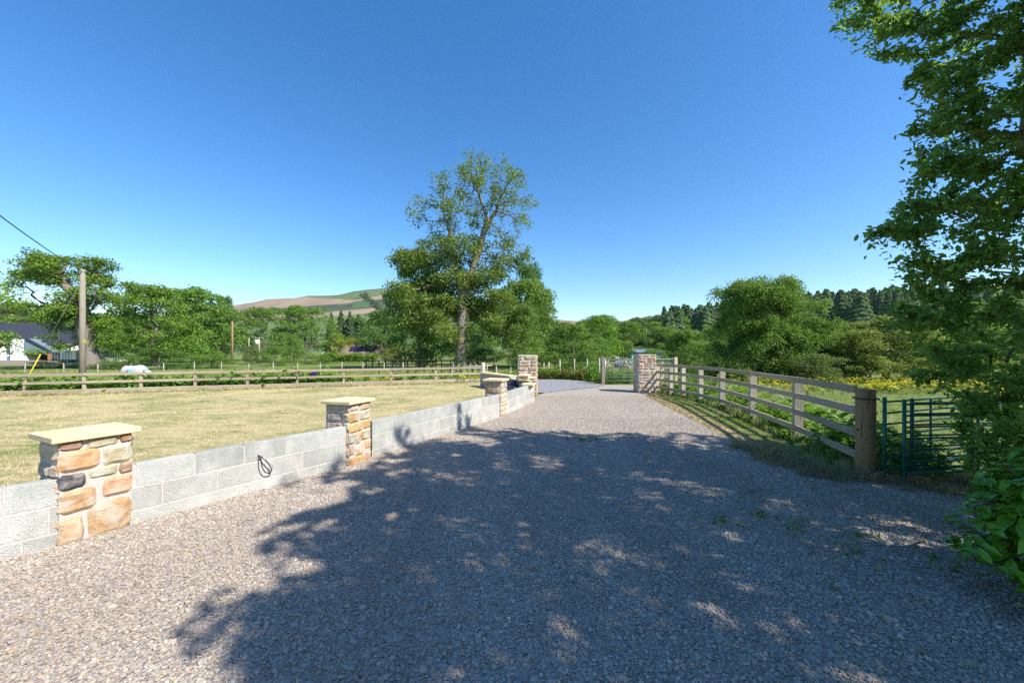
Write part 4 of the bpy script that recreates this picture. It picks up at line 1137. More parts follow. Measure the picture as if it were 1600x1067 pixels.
# ------------------------------------------------------------------ horse
def horse():
    # rugged pony grazing, facing right
    X, Y = xa(212, 26), 26.0; z = float(zg(X, Y)); t = empty('horse', (X, Y, z), 'grazing pony in a white and turquoise patterned rug behind the left fence', 'horse')
    H = za(573, Y) - z
    s = H / 1.30
    V = [(-.62, 0, 1.12), (-.25, 0, 1.08), (.22, 0, 1.05), (.60, 0, 1.08), (.92, 0, .86), (1.15, 0, .52), (1.22, 0, .30), (1.28, 0, .14),
         (-.66, .15, .82), (-.72, .16, .50), (-.64, .16, .08), (-.66, -.15, .82), (-.60, -.16, .50), (-.52, -.16, .08),
         (.58, .14, .75), (.60, .14, .42), (.60, .14, .06), (.58, -.14, .75), (.70, -.14, .42), (.72, -.14, .06),
         (-.86, 0, 1.02), (-.92, 0, .6), (1.06, .07, .66), (1.06, -.07, .66)]
    E = [(0, 1), (1, 2), (2, 3), (3, 4), (4, 5), (5, 6), (6, 7), (0, 8), (8, 9), (9, 10), (0, 11), (11, 12), (12, 13), (3, 14), (14, 15), (15, 16), (3, 17), (17, 18), (18, 19), (0, 20), (20, 21), (5, 22), (5, 23)]
    Rr = [.27, .29, .29, .25, .15, .11, .08, .06, .13, .06, .06, .13, .06, .06, .10, .055, .06, .10, .055, .06, .05, .05, .025, .025]
    me = bpy.data.meshes.new('body'); me.from_pydata([tuple(Vector(v) * s) for v in V], E, []); o = link('body', me, t)
    o.modifiers.new('skin', 'SKIN'); sv = me.skin_vertices[0].data
    for i, r in enumerate(Rr): sv[i].radius = (r * s, r * s)
    sv[0].use_root = True
    ss = o.modifiers.new('sub', 'SUBSURF'); ss.levels = ss.render_levels = 2
    m = NT('pony_coat'); nn = m.noise(2.5, m.obj(), 2)
    me.materials.append(m.done(m.bsdf(m.ramp(nn, [(.48, (.04, .035, .03)), (.52, (.6, .57, .52))]), .8)))
    # rug
    mb = MB(); n = 16; rows = 12; vs = []
    for i in range(rows + 1):
        u = i / rows; xx = -.88 + 1.72 * u
        rz = .37 * min(1, math.sin(math.pi * min(u * 2.3 + .10, .5))) * (1 - .45 * max(0, (u - .72) / .28))
        tz = 1.38 - .04 * math.sin(u * 6.2 - .6) - .34 * max(0, (.18 - u) / .18) ** 1.6 - .42 * max(0, (u - .72) / .28) ** 1.3
        for j in range(n + 1):
            a = math.pi * (-.12 + 1.24 * j / n); y = math.cos(a) * rz * (1 + .02 * mnoise.noise(Vector((u * 6, j, 1)))); zz = tz - .38 + math.sin(a) * .40
            if j in (0, n): zz -= .12
            vs.append(Vector((xx, y, zz)) * s)
    fs = [(i * (n + 1) + j, i * (n + 1) + j + 1, (i + 1) * (n + 1) + j + 1, (i + 1) * (n + 1) + j) for i in range(rows) for j in range(n)]
    m = NT('rug_cloth'); o_ = m.obj(); v = m.n('ShaderNodeTexVoronoi', {'Vector': o_, 'Scale': 6.0}, feature='F1').outputs['Color']
    r = m.n('ShaderNodeSeparateXYZ', {0: v}).outputs[0]
    zc = m.n('ShaderNodeSeparateXYZ', {0: o_}).outputs[2]
    c = m.ramp(r, [(0, (.46, .44, .41)), (.62, (.46, .44, .41)), (.65, (.70, .45, .38)), (.74, (.46, .44, .41)), (.80, (.25, .58, .56)), (1, (.35, .62, .60))], 'CONSTANT')
    mm = m.done(m.bsdf(c, .8)); 
    ro = mb.add(vs, fs).build('rug', mm, t, True); sd = ro.modifiers.new('thick', 'SOLIDIFY'); sd.thickness = .02
    ro['label'] = 'white rug with turquoise and pink patches'
horse()

# ------------------------------------------------------------------ buildings
def quadbox(mb, pts, m=0): mb.add(pts, [(0, 1, 2, 3)], m=m)
def prism(parts, parent, name, mat): 
    return parts.build(name, mat, parent)
def white_house():
    Y = 66.0; u = Y / F; X0 = xa(41, Y); zb = float(zg(X0, Y)) - .3; t = empty('white_house', (X0, Y, zb), 'white rendered house with dark slate roofs at the left edge', 'house', None, R(16))
    Z = lambda py: za(py, Y) - zb
    W = lambda px: (px - 41) * u
    # main white block
    MB().box(((W(22) + W(41)) / 2, 3, Z(530) / 2), (W(41) - W(22), 6, Z(530)), 0).build('wall', WHITE, t)
    MB().box(((W(-60) + W(22)) / 2 - .003, 3.6, Z(545) / 2), (W(22) - W(-60), 6, Z(545)), 0).build('wall', WHITE, t)
    MB().box((W(18), .57, (Z(556) + Z(573)) / 2), (W(22) - W(15), .08, Z(556) - Z(573)), 0).build('door', CLAD, t)
    MB().box((W(18), .55, (Z(535) + Z(553)) / 2), (W(22) - W(14.5), .10, Z(535) - Z(553)), 0).build('window', GLASS, t)
    # slate roofs
    def slope(x0, x1, yf, yb, z0, z1, th=.16):
        mb = MB(); v = [(x0, yf, z0), (x1, yf, z0), (x1, yb, z1), (x0, yb, z1)]
        v += [(a, b, c - th) for a, b, c in v]
        mb.add(v, [(0, 1, 2, 3), (7, 6, 5, 4), (0, 4, 5, 1), (1, 5, 6, 2), (2, 6, 7, 3), (3, 7, 4, 0)]); return mb
    slope(W(-60), W(44), 2.9, 7.5, Z(530) + .1, Z(510) + 1.0).build('roof', SLATE, t)
    slope(W(43), W(90), 1.5, 6.5, Z(538), Z(514) + .9).build('roof', SLATE, t)
    # clad gable with sloping top
    mb = MB(); g = [(W(41.3), -.4, Z(551)), (W(73), -.4, Z(551)), (W(73), -.4, Z(549)), (W(44), -.4, Z(529)), (W(41.3), -.4, Z(529))]
    b = [(x, 1.6, z) for x, y, z in g]
    mb.add(g + b, [(0, 1, 2, 3, 4), (9, 8, 7, 6, 5)] + [(i, i + 5, (i + 1) % 5 + 5, (i + 1) % 5) for i in range(5)]); mb.build('gable_cladding', CLAD, t)
    MB().beam((W(43), -.5, Z(528)), (W(74), -.5, Z(549)), .3, .22).build('verge_board', SLATE, t)
    # covered terrace
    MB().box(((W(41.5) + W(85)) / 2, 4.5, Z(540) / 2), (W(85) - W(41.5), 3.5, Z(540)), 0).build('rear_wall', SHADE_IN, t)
    MB().box((W(70.5), -.2, Z(551) / 2), (.32, .32, Z(551)), 0).build('timber_post', ORANGE, t)
    MB().beam((W(42), -.15, Z(552)), (W(70), -.15, Z(552)), .2, .22).build('timber_beam', ORANGE, t)
    MB().box(((W(73) + W(86)) / 2, 2.2, Z(540) / 2), (W(86) - W(73), 1.0, Z(540)), 0).build('glazed_corner', GLASS, t)
    for p in (73.5, 79, 85.5): MB().box((W(p), 1.66, Z(540) / 2), (.10, .06, Z(540) - .02), 0).build('window_frame', CLAD, t)
    # boundary walls
    sw = MB(); sw.box((0, 0, .4), (15, .4, .9), 0, (.42, .36, .32))
    tag(sw.build('garden_wall', STONE, None, False, (xa(70, 63), 62, float(zg(xa(70, 63), 63)))), 'low rough stone garden wall below the white house', 'wall')
    for (px, lab) in ((86, 'green trellis panel beside the white house glazing'), (157, 'green trellis panel right of the old tree trunk')):
        tr = MB(); w = 3.4
        for k in range(9): tr.box((-w / 2 + k * w / 8, 0, 1.1), (.05, .03, 2.0))
        for k in range(7): tr.box((0, .033, .15 + k * .31), (w, .03, .05))
        o = tr.build('trellis', CLAD, None, False, (xa(px + 8, 60), 60, float(zg(xa(px, 60), 60)) + .2)); tag(o, lab, 'trellis', 'garden trellis panels')
    X = xa(115, 60); p = empty('parasol', (X, 60.5, float(zg(X, 60)) + .2), 'open white garden parasol left of the bleached pole', 'parasol')
    mb = MB(); n = 10; v = [(0, 0, 3.0)] + [(1.45 * math.cos(6.283 * k / n), 1.45 * math.sin(6.283 * k / n), 2.35) for k in range(n)] + [(1.45 * math.cos(6.283 * k / n), 1.45 * math.sin(6.283 * k / n), 2.22) for k in range(n)]
    mb.add(v, [(0, 1 + k, 1 + (k + 1) % n) for k in range(n)] + [(1 + k, 1 + n + k, 1 + n + (k + 1) % n, 1 + (k + 1) % n) for k in range(n)]); mb.build('canopy', WHITE, p)
    MB().tube([(0, 0, 0), (0, 0, 2.95)], .04, 8).build('pole', WOOD_STAKE, p, True)
white_house()
def bungalow():
    Y = 92.0; u = Y / F; X0 = xa(562, Y); zb = float(zg(X0, Y)) - .2; t = empty('bungalow', (X0, Y, zb), 'white bungalow with solar panels on a brown roof behind the hedge', 'house')
    Z = lambda py: za(py, Y) - zb; W = lambda px: (px - 562) * u
    MB().box(((W(536) + W(588)) / 2, 3.5, Z(553) / 2), (W(588) - W(536), 6.6, Z(553)), 0).build('wall', WHITE, t)
    mb = MB(); x0, x1 = W(530), W(586); e = Z(554); r = Z(538)
    mb.add([(x0, -.1, e), (x1 + .6, -.1, e), (x1, 3.5, r), (x0, 3.5, r), (x0, 7.1, e), (x1 + .6, 7.1, e)], [(0, 1, 2, 3), (3, 2, 5, 4), (1, 5, 2), (0, 3, 4), (0, 4, 5, 1)])
    rf = mb.build('roof', BROWNROOF, t)
    mb = MB()
    def rp(px, f): return (W(px), -.1 + 3.6 * f - .06, e + (r - e) * f + .07)
    for a in range(7):
        p0 = 542 + a * 6; mb.add([rp(p0, .30), rp(p0 + 5.7, .30), rp(p0 + 5.7, .82), rp(p0, .82)], [(0, 1, 2, 3)])
    mb.build('solar_panel', SOLAR, rf)
    MB().box((W(568), 3.3, r + .35), (.8, .6, 1.3), 0).build('chimney', WHITE, rf)
    # front gable
    x0, x1 = W(513), W(534); mb = MB(); mb.add([(x0, -2, 0), (x1, -2, 0), (x1, -2, Z(552)), ((x0 + x1) / 2, -2, Z(543)), (x0, -2, Z(552)), (x0, 3, 0), (x1, 3, 0), (x1, 3, Z(552)), ((x0 + x1) / 2, 3, Z(543)), (x0, 3, Z(552))], [(0, 1, 2, 3, 4), (9, 8, 7, 6, 5), (0, 5, 6, 1), (1, 6, 7, 2), (4, 9, 5, 0)])
    mb.build('gable', CLAD, t)
    for s_ in (x0 - .4, x1 + .4): MB().beam((s_, -2.2, Z(553)), ((x0 + x1) / 2, -2.2, Z(542)), .4, .16).build('barge_board', WHITE, t)
bungalow()
# small farm things beyond the gate
def tank(px, Y, w, h, mat, label, nm):
    x = xa(px, Y); z = float(zg(x, Y)); mb = MB(); mb.box((0, 0, h / 2), (w, w * .8, h), .2, bev=.12); mb.box((0, 0, h + .03), (w * .5, w * .4, .1), .2, bev=.03)
    for k in range(3): mb.box((0, 0, h * (.25 + .25 * k)), (w + .04, w * .8 + .04, .05), .2)
    o = mb.build(nm, mat, None, False, (x, Y, z)); tag(o, label, nm.replace('_', ' ')); return o
tank(990, 60, 1.3, 1.9, GREENBOX, 'turquoise green storage tank beyond the field gate', 'storage_tank')
tank(967, 61, 1.1, 1.1, BLUEBOX, 'blue drum left of the turquoise tank beyond the gate', 'storage_drum')
mb = MB(); mb.box((0, 0, 1.2), (5.0, 3, 2.2), 0); sh = empty('shed', (xa(1013, 75), 75, float(zg(xa(1013, 75), 75))), 'low shed with a pale tin roof behind the right gate pillar', 'shed')
mb.build('wall', CLAD, sh)
mb = MB(); mb.add([(-2.8, -1.8, 2.35), (2.8, -1.8, 2.35), (2.8, 1.8, 2.9), (-2.8, 1.8, 2.9), (-2.8, -1.8, 2.25), (2.8, -1.8, 2.25), (2.8, 1.8, 2.8), (-2.8, 1.8, 2.8)], [(0, 1, 2, 3), (7, 6, 5, 4), (0, 4, 5, 1), (1, 5, 6, 2), (2, 6, 7, 3), (3, 7, 4, 0)]); mb.build('roof', GALV, sh)
mb = MB()
for k in range(60):
    a = random.uniform(0, 6.28); x, y = random.uniform(-2.5, 2.5), random.uniform(-1, 1)
    mb.tube([(x, y, random.uniform(0, .5)), (x + math.cos(a) * 1.2, y + math.sin(a) * .6, random.uniform(.6, 2.0))], random.uniform(.02, .07), 5, wt())
tag(mb.build('brush_pile', WOOD_STAKE, None, True, (xa(972, 52), 52, float(zg(xa(972, 52), 52)))), 'heap of bare cut branches beyond the field gate', 'branches')
# purple ball and red toys
X, Y = xa(485.5, 17.0), 17.2
bpy_me = MB(); nn = 12
v = [(.11 * math.sin(math.pi * i / 8) * math.cos(6.283 * j / nn), .11 * math.sin(math.pi * i / 8) * math.sin(6.283 * j / nn), .11 * math.cos(math.pi * i / 8)) for i in range(9) for j in range(nn)]
bpy_me.add(v, [(i * nn + j, (i + 1) * nn + j, (i + 1) * nn + (j + 1) % nn, i * nn + (j + 1) % nn) for i in range(8) for j in range(nn)])
fx = ray_on([(-17.5, 13.2), (-1.44, 19.2)], 485.5)
tag(bpy_me.build('ball', PURPLE, None, True, (fx[0], fx[1] + .2, za(584.5, fx[1] + .2))), 'small purple ball hung behind the left fence rail', 'ball')
for px, lab in ((763, 'small red bucket behind the round fence post'), (773, 'second small red bucket farther right of the round post')):
    mb = MB(); mb.tube([(0, 0, 0), (0, 0, .28)], [.12, .16], 12)
    Yb = 20.5; x = xa(px, Yb); tag(mb.build('bucket', RED, None, True, (x, Yb, za(590, Yb) - .1)), lab, 'bucket')

# ------------------------------------------------------------------ custom trees
def px_puffs(lst, D, depth, dup=2):
    """(px,py,rpx,rpy[,dy]) -> ellipsoids round depth D, with neighbours in front and behind"""
    out = []
    for it in lst:
        px, py, rx, ry = it[:4]; x = xa(px, D); z = za(py, D); u = D / F
        for k in range(dup):
            dy = (it[4] if len(it) > 4 else 0) + rng.uniform(-1, 1) * depth
            out.append((x, D + dy, z, rx * u, max(rx, ry) * u, ry * u))
    return out
def custom_tree(name, D, trunk, R0, puffs, natt, nleaf, leaf, lmat, bmat, label, depth, step, kill, kind='card', r0=.012, rmin=.012, dup=2, shell=.5, upb=.6, group=None, leafnode=0, e=2.3, twigs=True, cat='tree', spread=.3, cut=None, kn=8):
    X0 = xa(trunk[0][0], D); zb = float(zg(X0, D)); O = np.array([X0, D, zb])
    E = np.array(px_puffs(puffs, D, depth, dup))
    A, _, _ = in_ellipsoids(E, natt)
    base = []
    for (px, py) in trunk: base.append((xa(px, D), D, za(py, D)))
    base[0] = (base[0][0], D, zb - .3)
    # subdivide the trunk
    tb = [base[0]]
    for p, q in zip(base[:-1], base[1:]):
        p = np.array(p); q = np.array(q); n = max(1, int(np.linalg.norm(q - p) / step)); tb += [tuple(p + (q - p) * (k + 1) / n) for k in range(n)]
    P, par = grow(A, tb, [-1] + list(range(len(tb) - 1)), step, kill, 90)
    rad, main = radii(P, par, r0, R0, e)
    # flare at the root
    for i in range(min(4, len(tb))): rad[i] *= 1 + .12 * (3 - i)
    wood = wood_mesh('trunk', P - O, par, rad, main, bmat, rmin, kn)
    # leaves
    n1 = int(nleaf * (1 - leafnode)); n2 = nleaf - n1
    L, d, _ = in_ellipsoids(subpuffs(E, 6, .40), max(n1, 1), shell)
    keep = rng.random(len(L)) < np.clip(upb + .5 * d[:, 2], .1, 1); L = L[keep]; d = d[keep]
    L, kp = ragged(L, d, min(1.1, leaf * 5.0), 1.0, -.25); L = L[kp]; d = d[kp]
    if n2:
        thin = np.where(rad < r0 * 2.2)[0]; k = rng.choice(thin, n2)
        L2 = P[k] + rng.normal(size=(n2, 3)) * spread * step * 1.2; L = np.concatenate([L, L2]); d = np.concatenate([d, np.tile([0, 0, 1.], (n2, 1))])
    L = L + rng.normal(size=L.shape) * leaf * .5
    if cut is not None:
        kk = cut(L); L = L[kk]; d = d[kk]
    N = d * .8 + rng.normal(size=L.shape) * .62 + np.array([.12, -.1, .35])
    crown = leaves('crown', L - O, N, leaf, lmat, kind)
    t = empty(name, tuple(O), label, cat, group); link('trunk', wood, t); link('crown', crown, t)
    return t
# big old ash tree
ash_top = [(717, 247, 16, 10), (742, 252, 20, 12), (765, 262, 22, 14), (792, 268, 20, 14), (808, 290, 22, 16), (833, 312, 18, 14), (815, 340, 22, 18), (780, 300, 26, 22), (740, 290, 28, 26), (705, 285, 22, 16), (688, 290, 16, 14),
           (690, 318, 22, 16), (662, 322, 18, 12), (652, 345, 14, 14), (680, 350, 24, 18), (715, 335, 28, 22), (760, 345, 28, 24), (800, 375, 22, 18), (822, 400, 14, 10), (785, 410, 24, 16)]
ash_low = [(720, 390, 40, 26), (680, 395, 34, 20), (645, 415, 26, 14), (628, 420, 16, 10), (660, 440, 36, 20), (710, 440, 40, 24), (760, 435, 34, 18), (640, 465, 26, 18), (690, 480, 34, 22), (740, 480, 36, 20), (785, 470, 26, 14), (650, 500, 30, 22), (700, 520, 22, 14), (770, 505, 26, 14)]
def ash():
    ash_top[:] = [(a, b + max(0, 330 - b) * .16, c, d) for a, b, c, d in ash_top]
    D = 45.0; Xc = xa(722, D); zb = float(zg(Xc, D)); O = np.array([Xc, D, zb])
    Et = np.array(px_puffs(ash_top, D, 3.2, 2)); El = np.array(px_puffs(ash_low, D, 3.6, 2))
    A1, _, _ = in_ellipsoids(Et, 1500); A2, _, _ = in_ellipsoids(El, 700)
    tr = [(720, 578), (720, 540), (721, 500), (722, 470), (729, 448), (738, 425), (744, 405), (752, 380), (760, 352), (757, 325), (747, 300)]
    tr2 = [(720, 470), (716, 440), (712, 410), (707, 380), (700, 350), (693, 330)]
    tr3 = [(760, 352), (775, 330), (784, 305)]
    nodes = []; par = []
    def chain(lst, start):
        prev = start
        for i, (px, py) in enumerate(lst):
            p = np.array((xa(px, D), D, za(py, D)))
            if not nodes: nodes.append(np.array((p[0], D, zb - .3))); par.append(-1); prev = 0; continue
            q = nodes[prev]; n = max(1, int(np.linalg.norm(p - q) / .6))
            for k in range(n): nodes.append(q + (p - q) * (k + 1) / n + rng.normal(size=3) * .05); par.append(prev); prev = len(nodes) - 1
        return prev
    chain(tr, None)
    near = lambda px, py: int(np.argmin([np.hypot(n_[0] - xa(px, D), n_[2] - za(py, D)) for n_ in nodes]))
    chain(tr2[1:], near(*tr2[0])); chain(tr3[1:], near(*tr3[0]))
    P, pr = grow(np.concatenate([A1, A2]), nodes, par, .55, .75, 90, .28)
    rad, main = radii(P, pr, .018, .60, 1.95)
    for i in range(5): rad[i] *= 1 + .09 * (4 - i)
    wood = wood_mesh('trunk', P - O, pr, rad, main, BARK_ASH, 0, 7)
    # leaves: sparse on the thin top, dense below
    thin = np.where(rad < .06)[0]; zz = P[thin, 2]
    w = np.where(zz > za(395, D), .55, 1.0); k = rng.choice(thin, 52000, p=w / w.sum())
    # leaves gather in tufts: a random third of the twigs carry most
    good = rng.random(len(P)) < .5; k = k[good[k] | (P[k, 2] < za(400, D))]
    L1 = P[k] + rng.normal(size=(len(k), 3)) * .33
    L2, d2, _ = in_ellipsoids(subpuffs(El, 6, .4), 26000, .4)
    L2 = L2[rng.random(len(L2)) < np.clip(.6 + .45 * d2[:, 2], .1, 1)]
    L = np.concatenate([L1, L2]); N = rng.normal(size=L.shape) * .6 + np.array([0, 0, .6])
    crown = leaves('crown', L - O, N, .24, LEAF_ASH, 'card')
    t = empty('ash_tree', tuple(O), 'tallest tree, old with sparse bare-tipped crown and pale lichened trunk, left of the drive', 'tree')
    link('trunk', wood, t); link('crown', crown, t)
ash()
# spreading tree with layered limbs at the left
lp = [(40, 415, 24, 8), (60, 405, 26, 7), (85, 410, 22, 9), (30, 432, 20, 7), (55, 425, 26, 9), (98, 425, 22, 10), (105, 445, 18, 10), (75, 440, 22, 9), (32, 447, 12, 5), (148, 415, 24, 8), (160, 412, 14, 6), (135, 430, 22, 9), (150, 440, 20, 9),
      (168, 445, 22, 8), (190, 447, 13, 7), (165, 460, 22, 8), (150, 465, 18, 8), (178, 470, 12, 5), (65, 485, 24, 8), (90, 480, 26, 9), (50, 500, 10, 5), (115, 470, 22, 9), (100, 500, 24, 9), (130, 490, 26, 9), (150, 500, 24, 10), (165, 510, 20, 10), (95, 515, 14, 6), (110, 530, 14, 8), (165, 535, 16, 9), (105, 545, 14, 7)]
lp = [(x, y, rx * .85, ry * 1.35) for x, y, rx, ry in lp]
custom_tree('spreading_tree', 50.0, [(142, 590), (141, 560), (137, 535), (130, 500), (126, 470)], .85, lp, 420, 60000, .25, LEAF_BRIGHT, BARK, 'broad layered tree with thick leaning trunk right of the white house', 2.2, .6, .7, r0=.03, rmin=.03, shell=.35, upb=.6)
# overhanging tree at the left edge
custom_tree('edge_tree', 36.0, [(-60, 600), (-58, 540), (-50, 500)], .4, [(-40, 450, 34, 18), (-20, 465, 24, 12), (2, 472, 16, 8), (-35, 500, 34, 14), (-6, 498, 14, 6), (6, 528, 20, 7), (20, 536, 11, 4), (-25, 540, 28, 12), (2, 551, 18, 5), (18, 552, 9, 3)], 200, 9000, .23, LEAF_BRIGHT, BARK,
            'leafy branches of the leftmost tree reaching in front of the white house', 1.8, .5, .6, r0=.02, rmin=.02, shell=.4)
# big alder on the right
ap = []
for k in range(95):
    t = (k + .5) / 95; py = 446 + 150 * t; hw = 82 * math.sin(math.pi * min(.97, .13 + .62 * t ** .85)) ** .75 ; px = 1196 + 10 * t + hw * rng.uniform(-1, 1) * (.95 if k % 3 else 1.05)
    r_ = rng.uniform(11, 21); ap.append((px, max(py, 440 + r_ * .8 + abs(px - 1190) * .12), r_, r_ * .92))
ap += [(1120, 585, 18, 15), (1150, 592, 20, 14), (1180, 594, 20, 13), (1215, 594, 22, 13), (1250, 592, 20, 14), (1285, 585, 18, 14), (1150, 455, 13, 12), (1176, 447, 14, 13), (1200, 450, 13, 12), (1222, 448, 13, 13), (1244, 466, 13, 12)]
custom_tree('alder_tree', 24.0, [(1200, 605), (1200, 570), (1198, 540), (1202, 510)], .22, ap, 700, 210000, .13, LEAF_ALDER, BARK, 'large dense rounded green tree behind the right paddock fence', 1.9, .3, .4, r0=.01, rmin=.012, shell=.5, upb=.62, kind='fold')
# yellowish hawthorn between alder and holly
custom_tree('hawthorn_tree', 23.0, [(1385, 606), (1384, 580), (1380, 550)], .16, [(1340, 528, 22, 12), (1365, 514, 22, 11), (1390, 508, 26, 11), (1420, 514, 24, 12), (1335, 545, 22, 14), (1365, 535, 28, 16), (1400, 530, 30, 16), (1435, 540, 26, 16), (1345, 572, 22, 14), (1380, 568, 28, 14), (1415, 570, 26, 14), (1450, 575, 22, 14), (1460, 520, 24, 16)], 260, 85000, .13, LEAF_OLIVE, BARK,
            'rounded yellow green hawthorn right of the large alder', 1.3, .3, .4, r0=.01, rmin=.012, shell=.5, kind='fold')
custom_tree('maple_tree', 27.0, [(1335, 600), (1334, 570), (1330, 540)], .18, [(1302, 530, 20, 12), (1325, 520, 22, 11), (1350, 518, 20, 11), (1300, 545, 22, 14), (1330, 540, 26, 14), (1360, 535, 22, 14), (1310, 560, 24, 16), (1340, 555, 26, 16)], 200, 50000, .16, LEAF_DARK, BARK,
            'dark shaded tree between the alder and the yellow green hawthorn', 1.4, .3, .4, r0=.01, rmin=.012, shell=.5, kind='fold')
btree(2, 1320, 1400, 556, 22.0, LEAF_OLIVE, 'low olive bush at the left foot of the hawthorn', None, 'bush', True)
btree(1, 1395, 1475, 560, 21.5, LEAF_OLIVE, 'low olive bush at the right foot of the hawthorn', None, 'bush', True)
btree(0, 1290, 1345, 560, 23.5, LEAF_MID, 'low green bush below the dark tree beside the hawthorn', None, 'bush', True)
btree(0, 1235, 1320, 553, 21.5, LEAF_GREY, 'pale grey green bush at the right foot of the alder', None, 'willow_bush', True)
btree(1, 1440, 1560, 500, 27, LEAF_MID, 'green tree seen through the holly leaves at the right')
btree(2, 1540, 1680, 470, 30, LEAF_GREY, 'grey green tree behind the holly at the right edge')

# ------------------------------------------------------------------ holly and laurel
def holly_tree(O, E, trunk, natt, nleaf, leaf, label, seedstep=.16, kind='holly', mask=None, R0=.09, rmin=.003, fill=0, fleaf=None):
    O = np.array(O, float); E = np.array(E)
    A, _, _ = in_ellipsoids(E, natt)
    if mask is not None: A = A[mask(A)]
    tb = [trunk[0]]
    for p, q in zip(trunk[:-1], trunk[1:]):
        p = np.array(p); q = np.array(q); n = max(1, int(np.linalg.norm(q - p) / seedstep)); tb += [tuple(p + (q - p) * (k + 1) / n) for k in range(n)]
    P, par = grow(A, tb, [-1] + list(range(len(tb) - 1)), seedstep, seedstep * 1.3, 120, .3, 14000, (0, 0, .0))
    rad, main = radii(P, par, .0045, R0, 2.25)
    wood = wood_mesh('trunk', P - O, par, rad, main, BARK_HOLLY, rmin, 6)
    thin = np.where(rad < .012)[0]; k = rng.choice(thin, nleaf); pd = unit(P[k] - P[par[k]])
    t_ = rng.random(nleaf)[:, None]; C = P[par[k]] * (1 - t_) + P[k] * t_
    out = rng.normal(size=(nleaf, 3)); out = unit(out - pd * np.sum(out * pd, 1, keepdims=True) * .6)
    # leaves leave the twig sideways and forward
    T = unit(out + pd * .7); L = C + T * leaf * .6 + rng.normal(size=C.shape) * .03
    if fill:
        Lf, _, _ = in_ellipsoids(E, fill, .0); L = np.concatenate([L, Lf]); T = np.concatenate([T, rng.normal(size=Lf.shape)])
    if mask is not None: kk = mask(L); L = L[kk]; T = T[kk]
    N = rng.normal(size=L.shape) * .75 + np.array([0.1, -.45, .6])
    r = np.clip(rng.beta(2, 2.2, len(L)), 0, 1)
    crown = leaves('crown', L - O, N, leaf, LEAF_HOLLY, kind, T=T, r=r)
    t = empty('holly_tree', tuple(O), label, 'tree'); link('trunk', wood, t); link('crown', crown, t)
    # a few yellow leaves
    k = rng.choice(len(L), max(1, len(L) // 260)); 
    link('yellow_leaves', leaves('yellow_leaves', L[k] - O + rng.normal(size=(len(k), 3)) * .02, N[k], leaf * 1.1, LEAF_YELLOW, kind), t)['kind'] = 'stuff'
    return t
# silhouette of the holly against the sky: (y, leftmost x) in the photograph
HS = [(-2000, 1190), (-500, 1240), (-60, 1280), (0, 1300), (40, 1315), (60, 1325), (90, 1340), (102, 1405), (112, 1430), (125, 1420), (160, 1420), (185, 1432), (205, 1408), (250, 1410), (275, 1420), (292, 1402), (310, 1415), (325, 1385), (345, 1372), (370, 1350), (392, 1362), (408, 1378), (425, 1412), (445, 1392), (460, 1395), (480, 1392), (505, 1375), (525, 1380), (545, 1410), (570, 1425), (600, 1440), (625, 1448), (650, 1462), (680, 1485), (710, 1495), (730, 1505), (770, 1560), (800, 1640), (1200, 1700)]
def holly_mask(Pt):
    Yv = np.maximum(Pt[:, 1], .3); px = 800 + F * Pt[:, 0] / Yv; py = YH - F * (Pt[:, 2] - CH) / Yv
    lim = np.interp(py, [a for a, b in HS], [b for a, b in HS])
    j = rng.normal(size=len(Pt)) * 4 + 22 * vnoise(Pt, 2.6, 5)
    return px > lim + j
E = []
for (px, py, D, r) in ((1350, 20, 4.6, .40), (1330, 5, 4.5, .25), (1360, 60, 4.5, .25), (1385, 30, 4.4, .3), (1340, -40, 4.6, .4), (1400, 50, 4.3, .42), (1450, 20, 4.4, .5), (1500, 60, 4.2, .5), (1560, 30, 4.3, .5), (1440, 90, 4.6, .4), (1520, 130, 4.2, .5), (1450, 150, 4.2, .35), (1490, 200, 4.2, .5), (1430, 220, 4.1, .3), (1560, 200, 4.4, .5), (1440, 270, 4.0, .35), (1500, 290, 4.1, .5), (1570, 300, 4.2, .5),
                       (1400, 340, 4.0, .32), (1360, 365, 3.9, .22), (1450, 350, 4.0, .4), (1530, 370, 4.0, .5), (1590, 380, 4.1, .5), (1385, 395, 3.9, .22), (1430, 420, 3.9, .3), (1490, 430, 3.8, .45), (1560, 450, 3.9, .5), (1400, 460, 3.8, .22), (1370, 500, 3.8, .2), (1440, 500, 3.8, .35), (1500, 520, 3.7, .45), (1570, 540, 3.8, .5),
                       (1430, 560, 3.7, .2), (1470, 590, 3.7, .35), (1530, 610, 3.6, .4), (1590, 620, 3.7, .5), (1500, 660, 3.6, .3), (1560, 680, 3.6, .4), (1620, 690, 3.6, .4), (1650, 500, 4.0, .6), (1680, 300, 4.1, .6), (1680, 100, 4.3, .6), (1540, 720, 3.6, .25), (1600, 740, 3.6, .3)):
    E.append((xa(px, D), D, za(py, D), r, r * 1.2, r * .9))
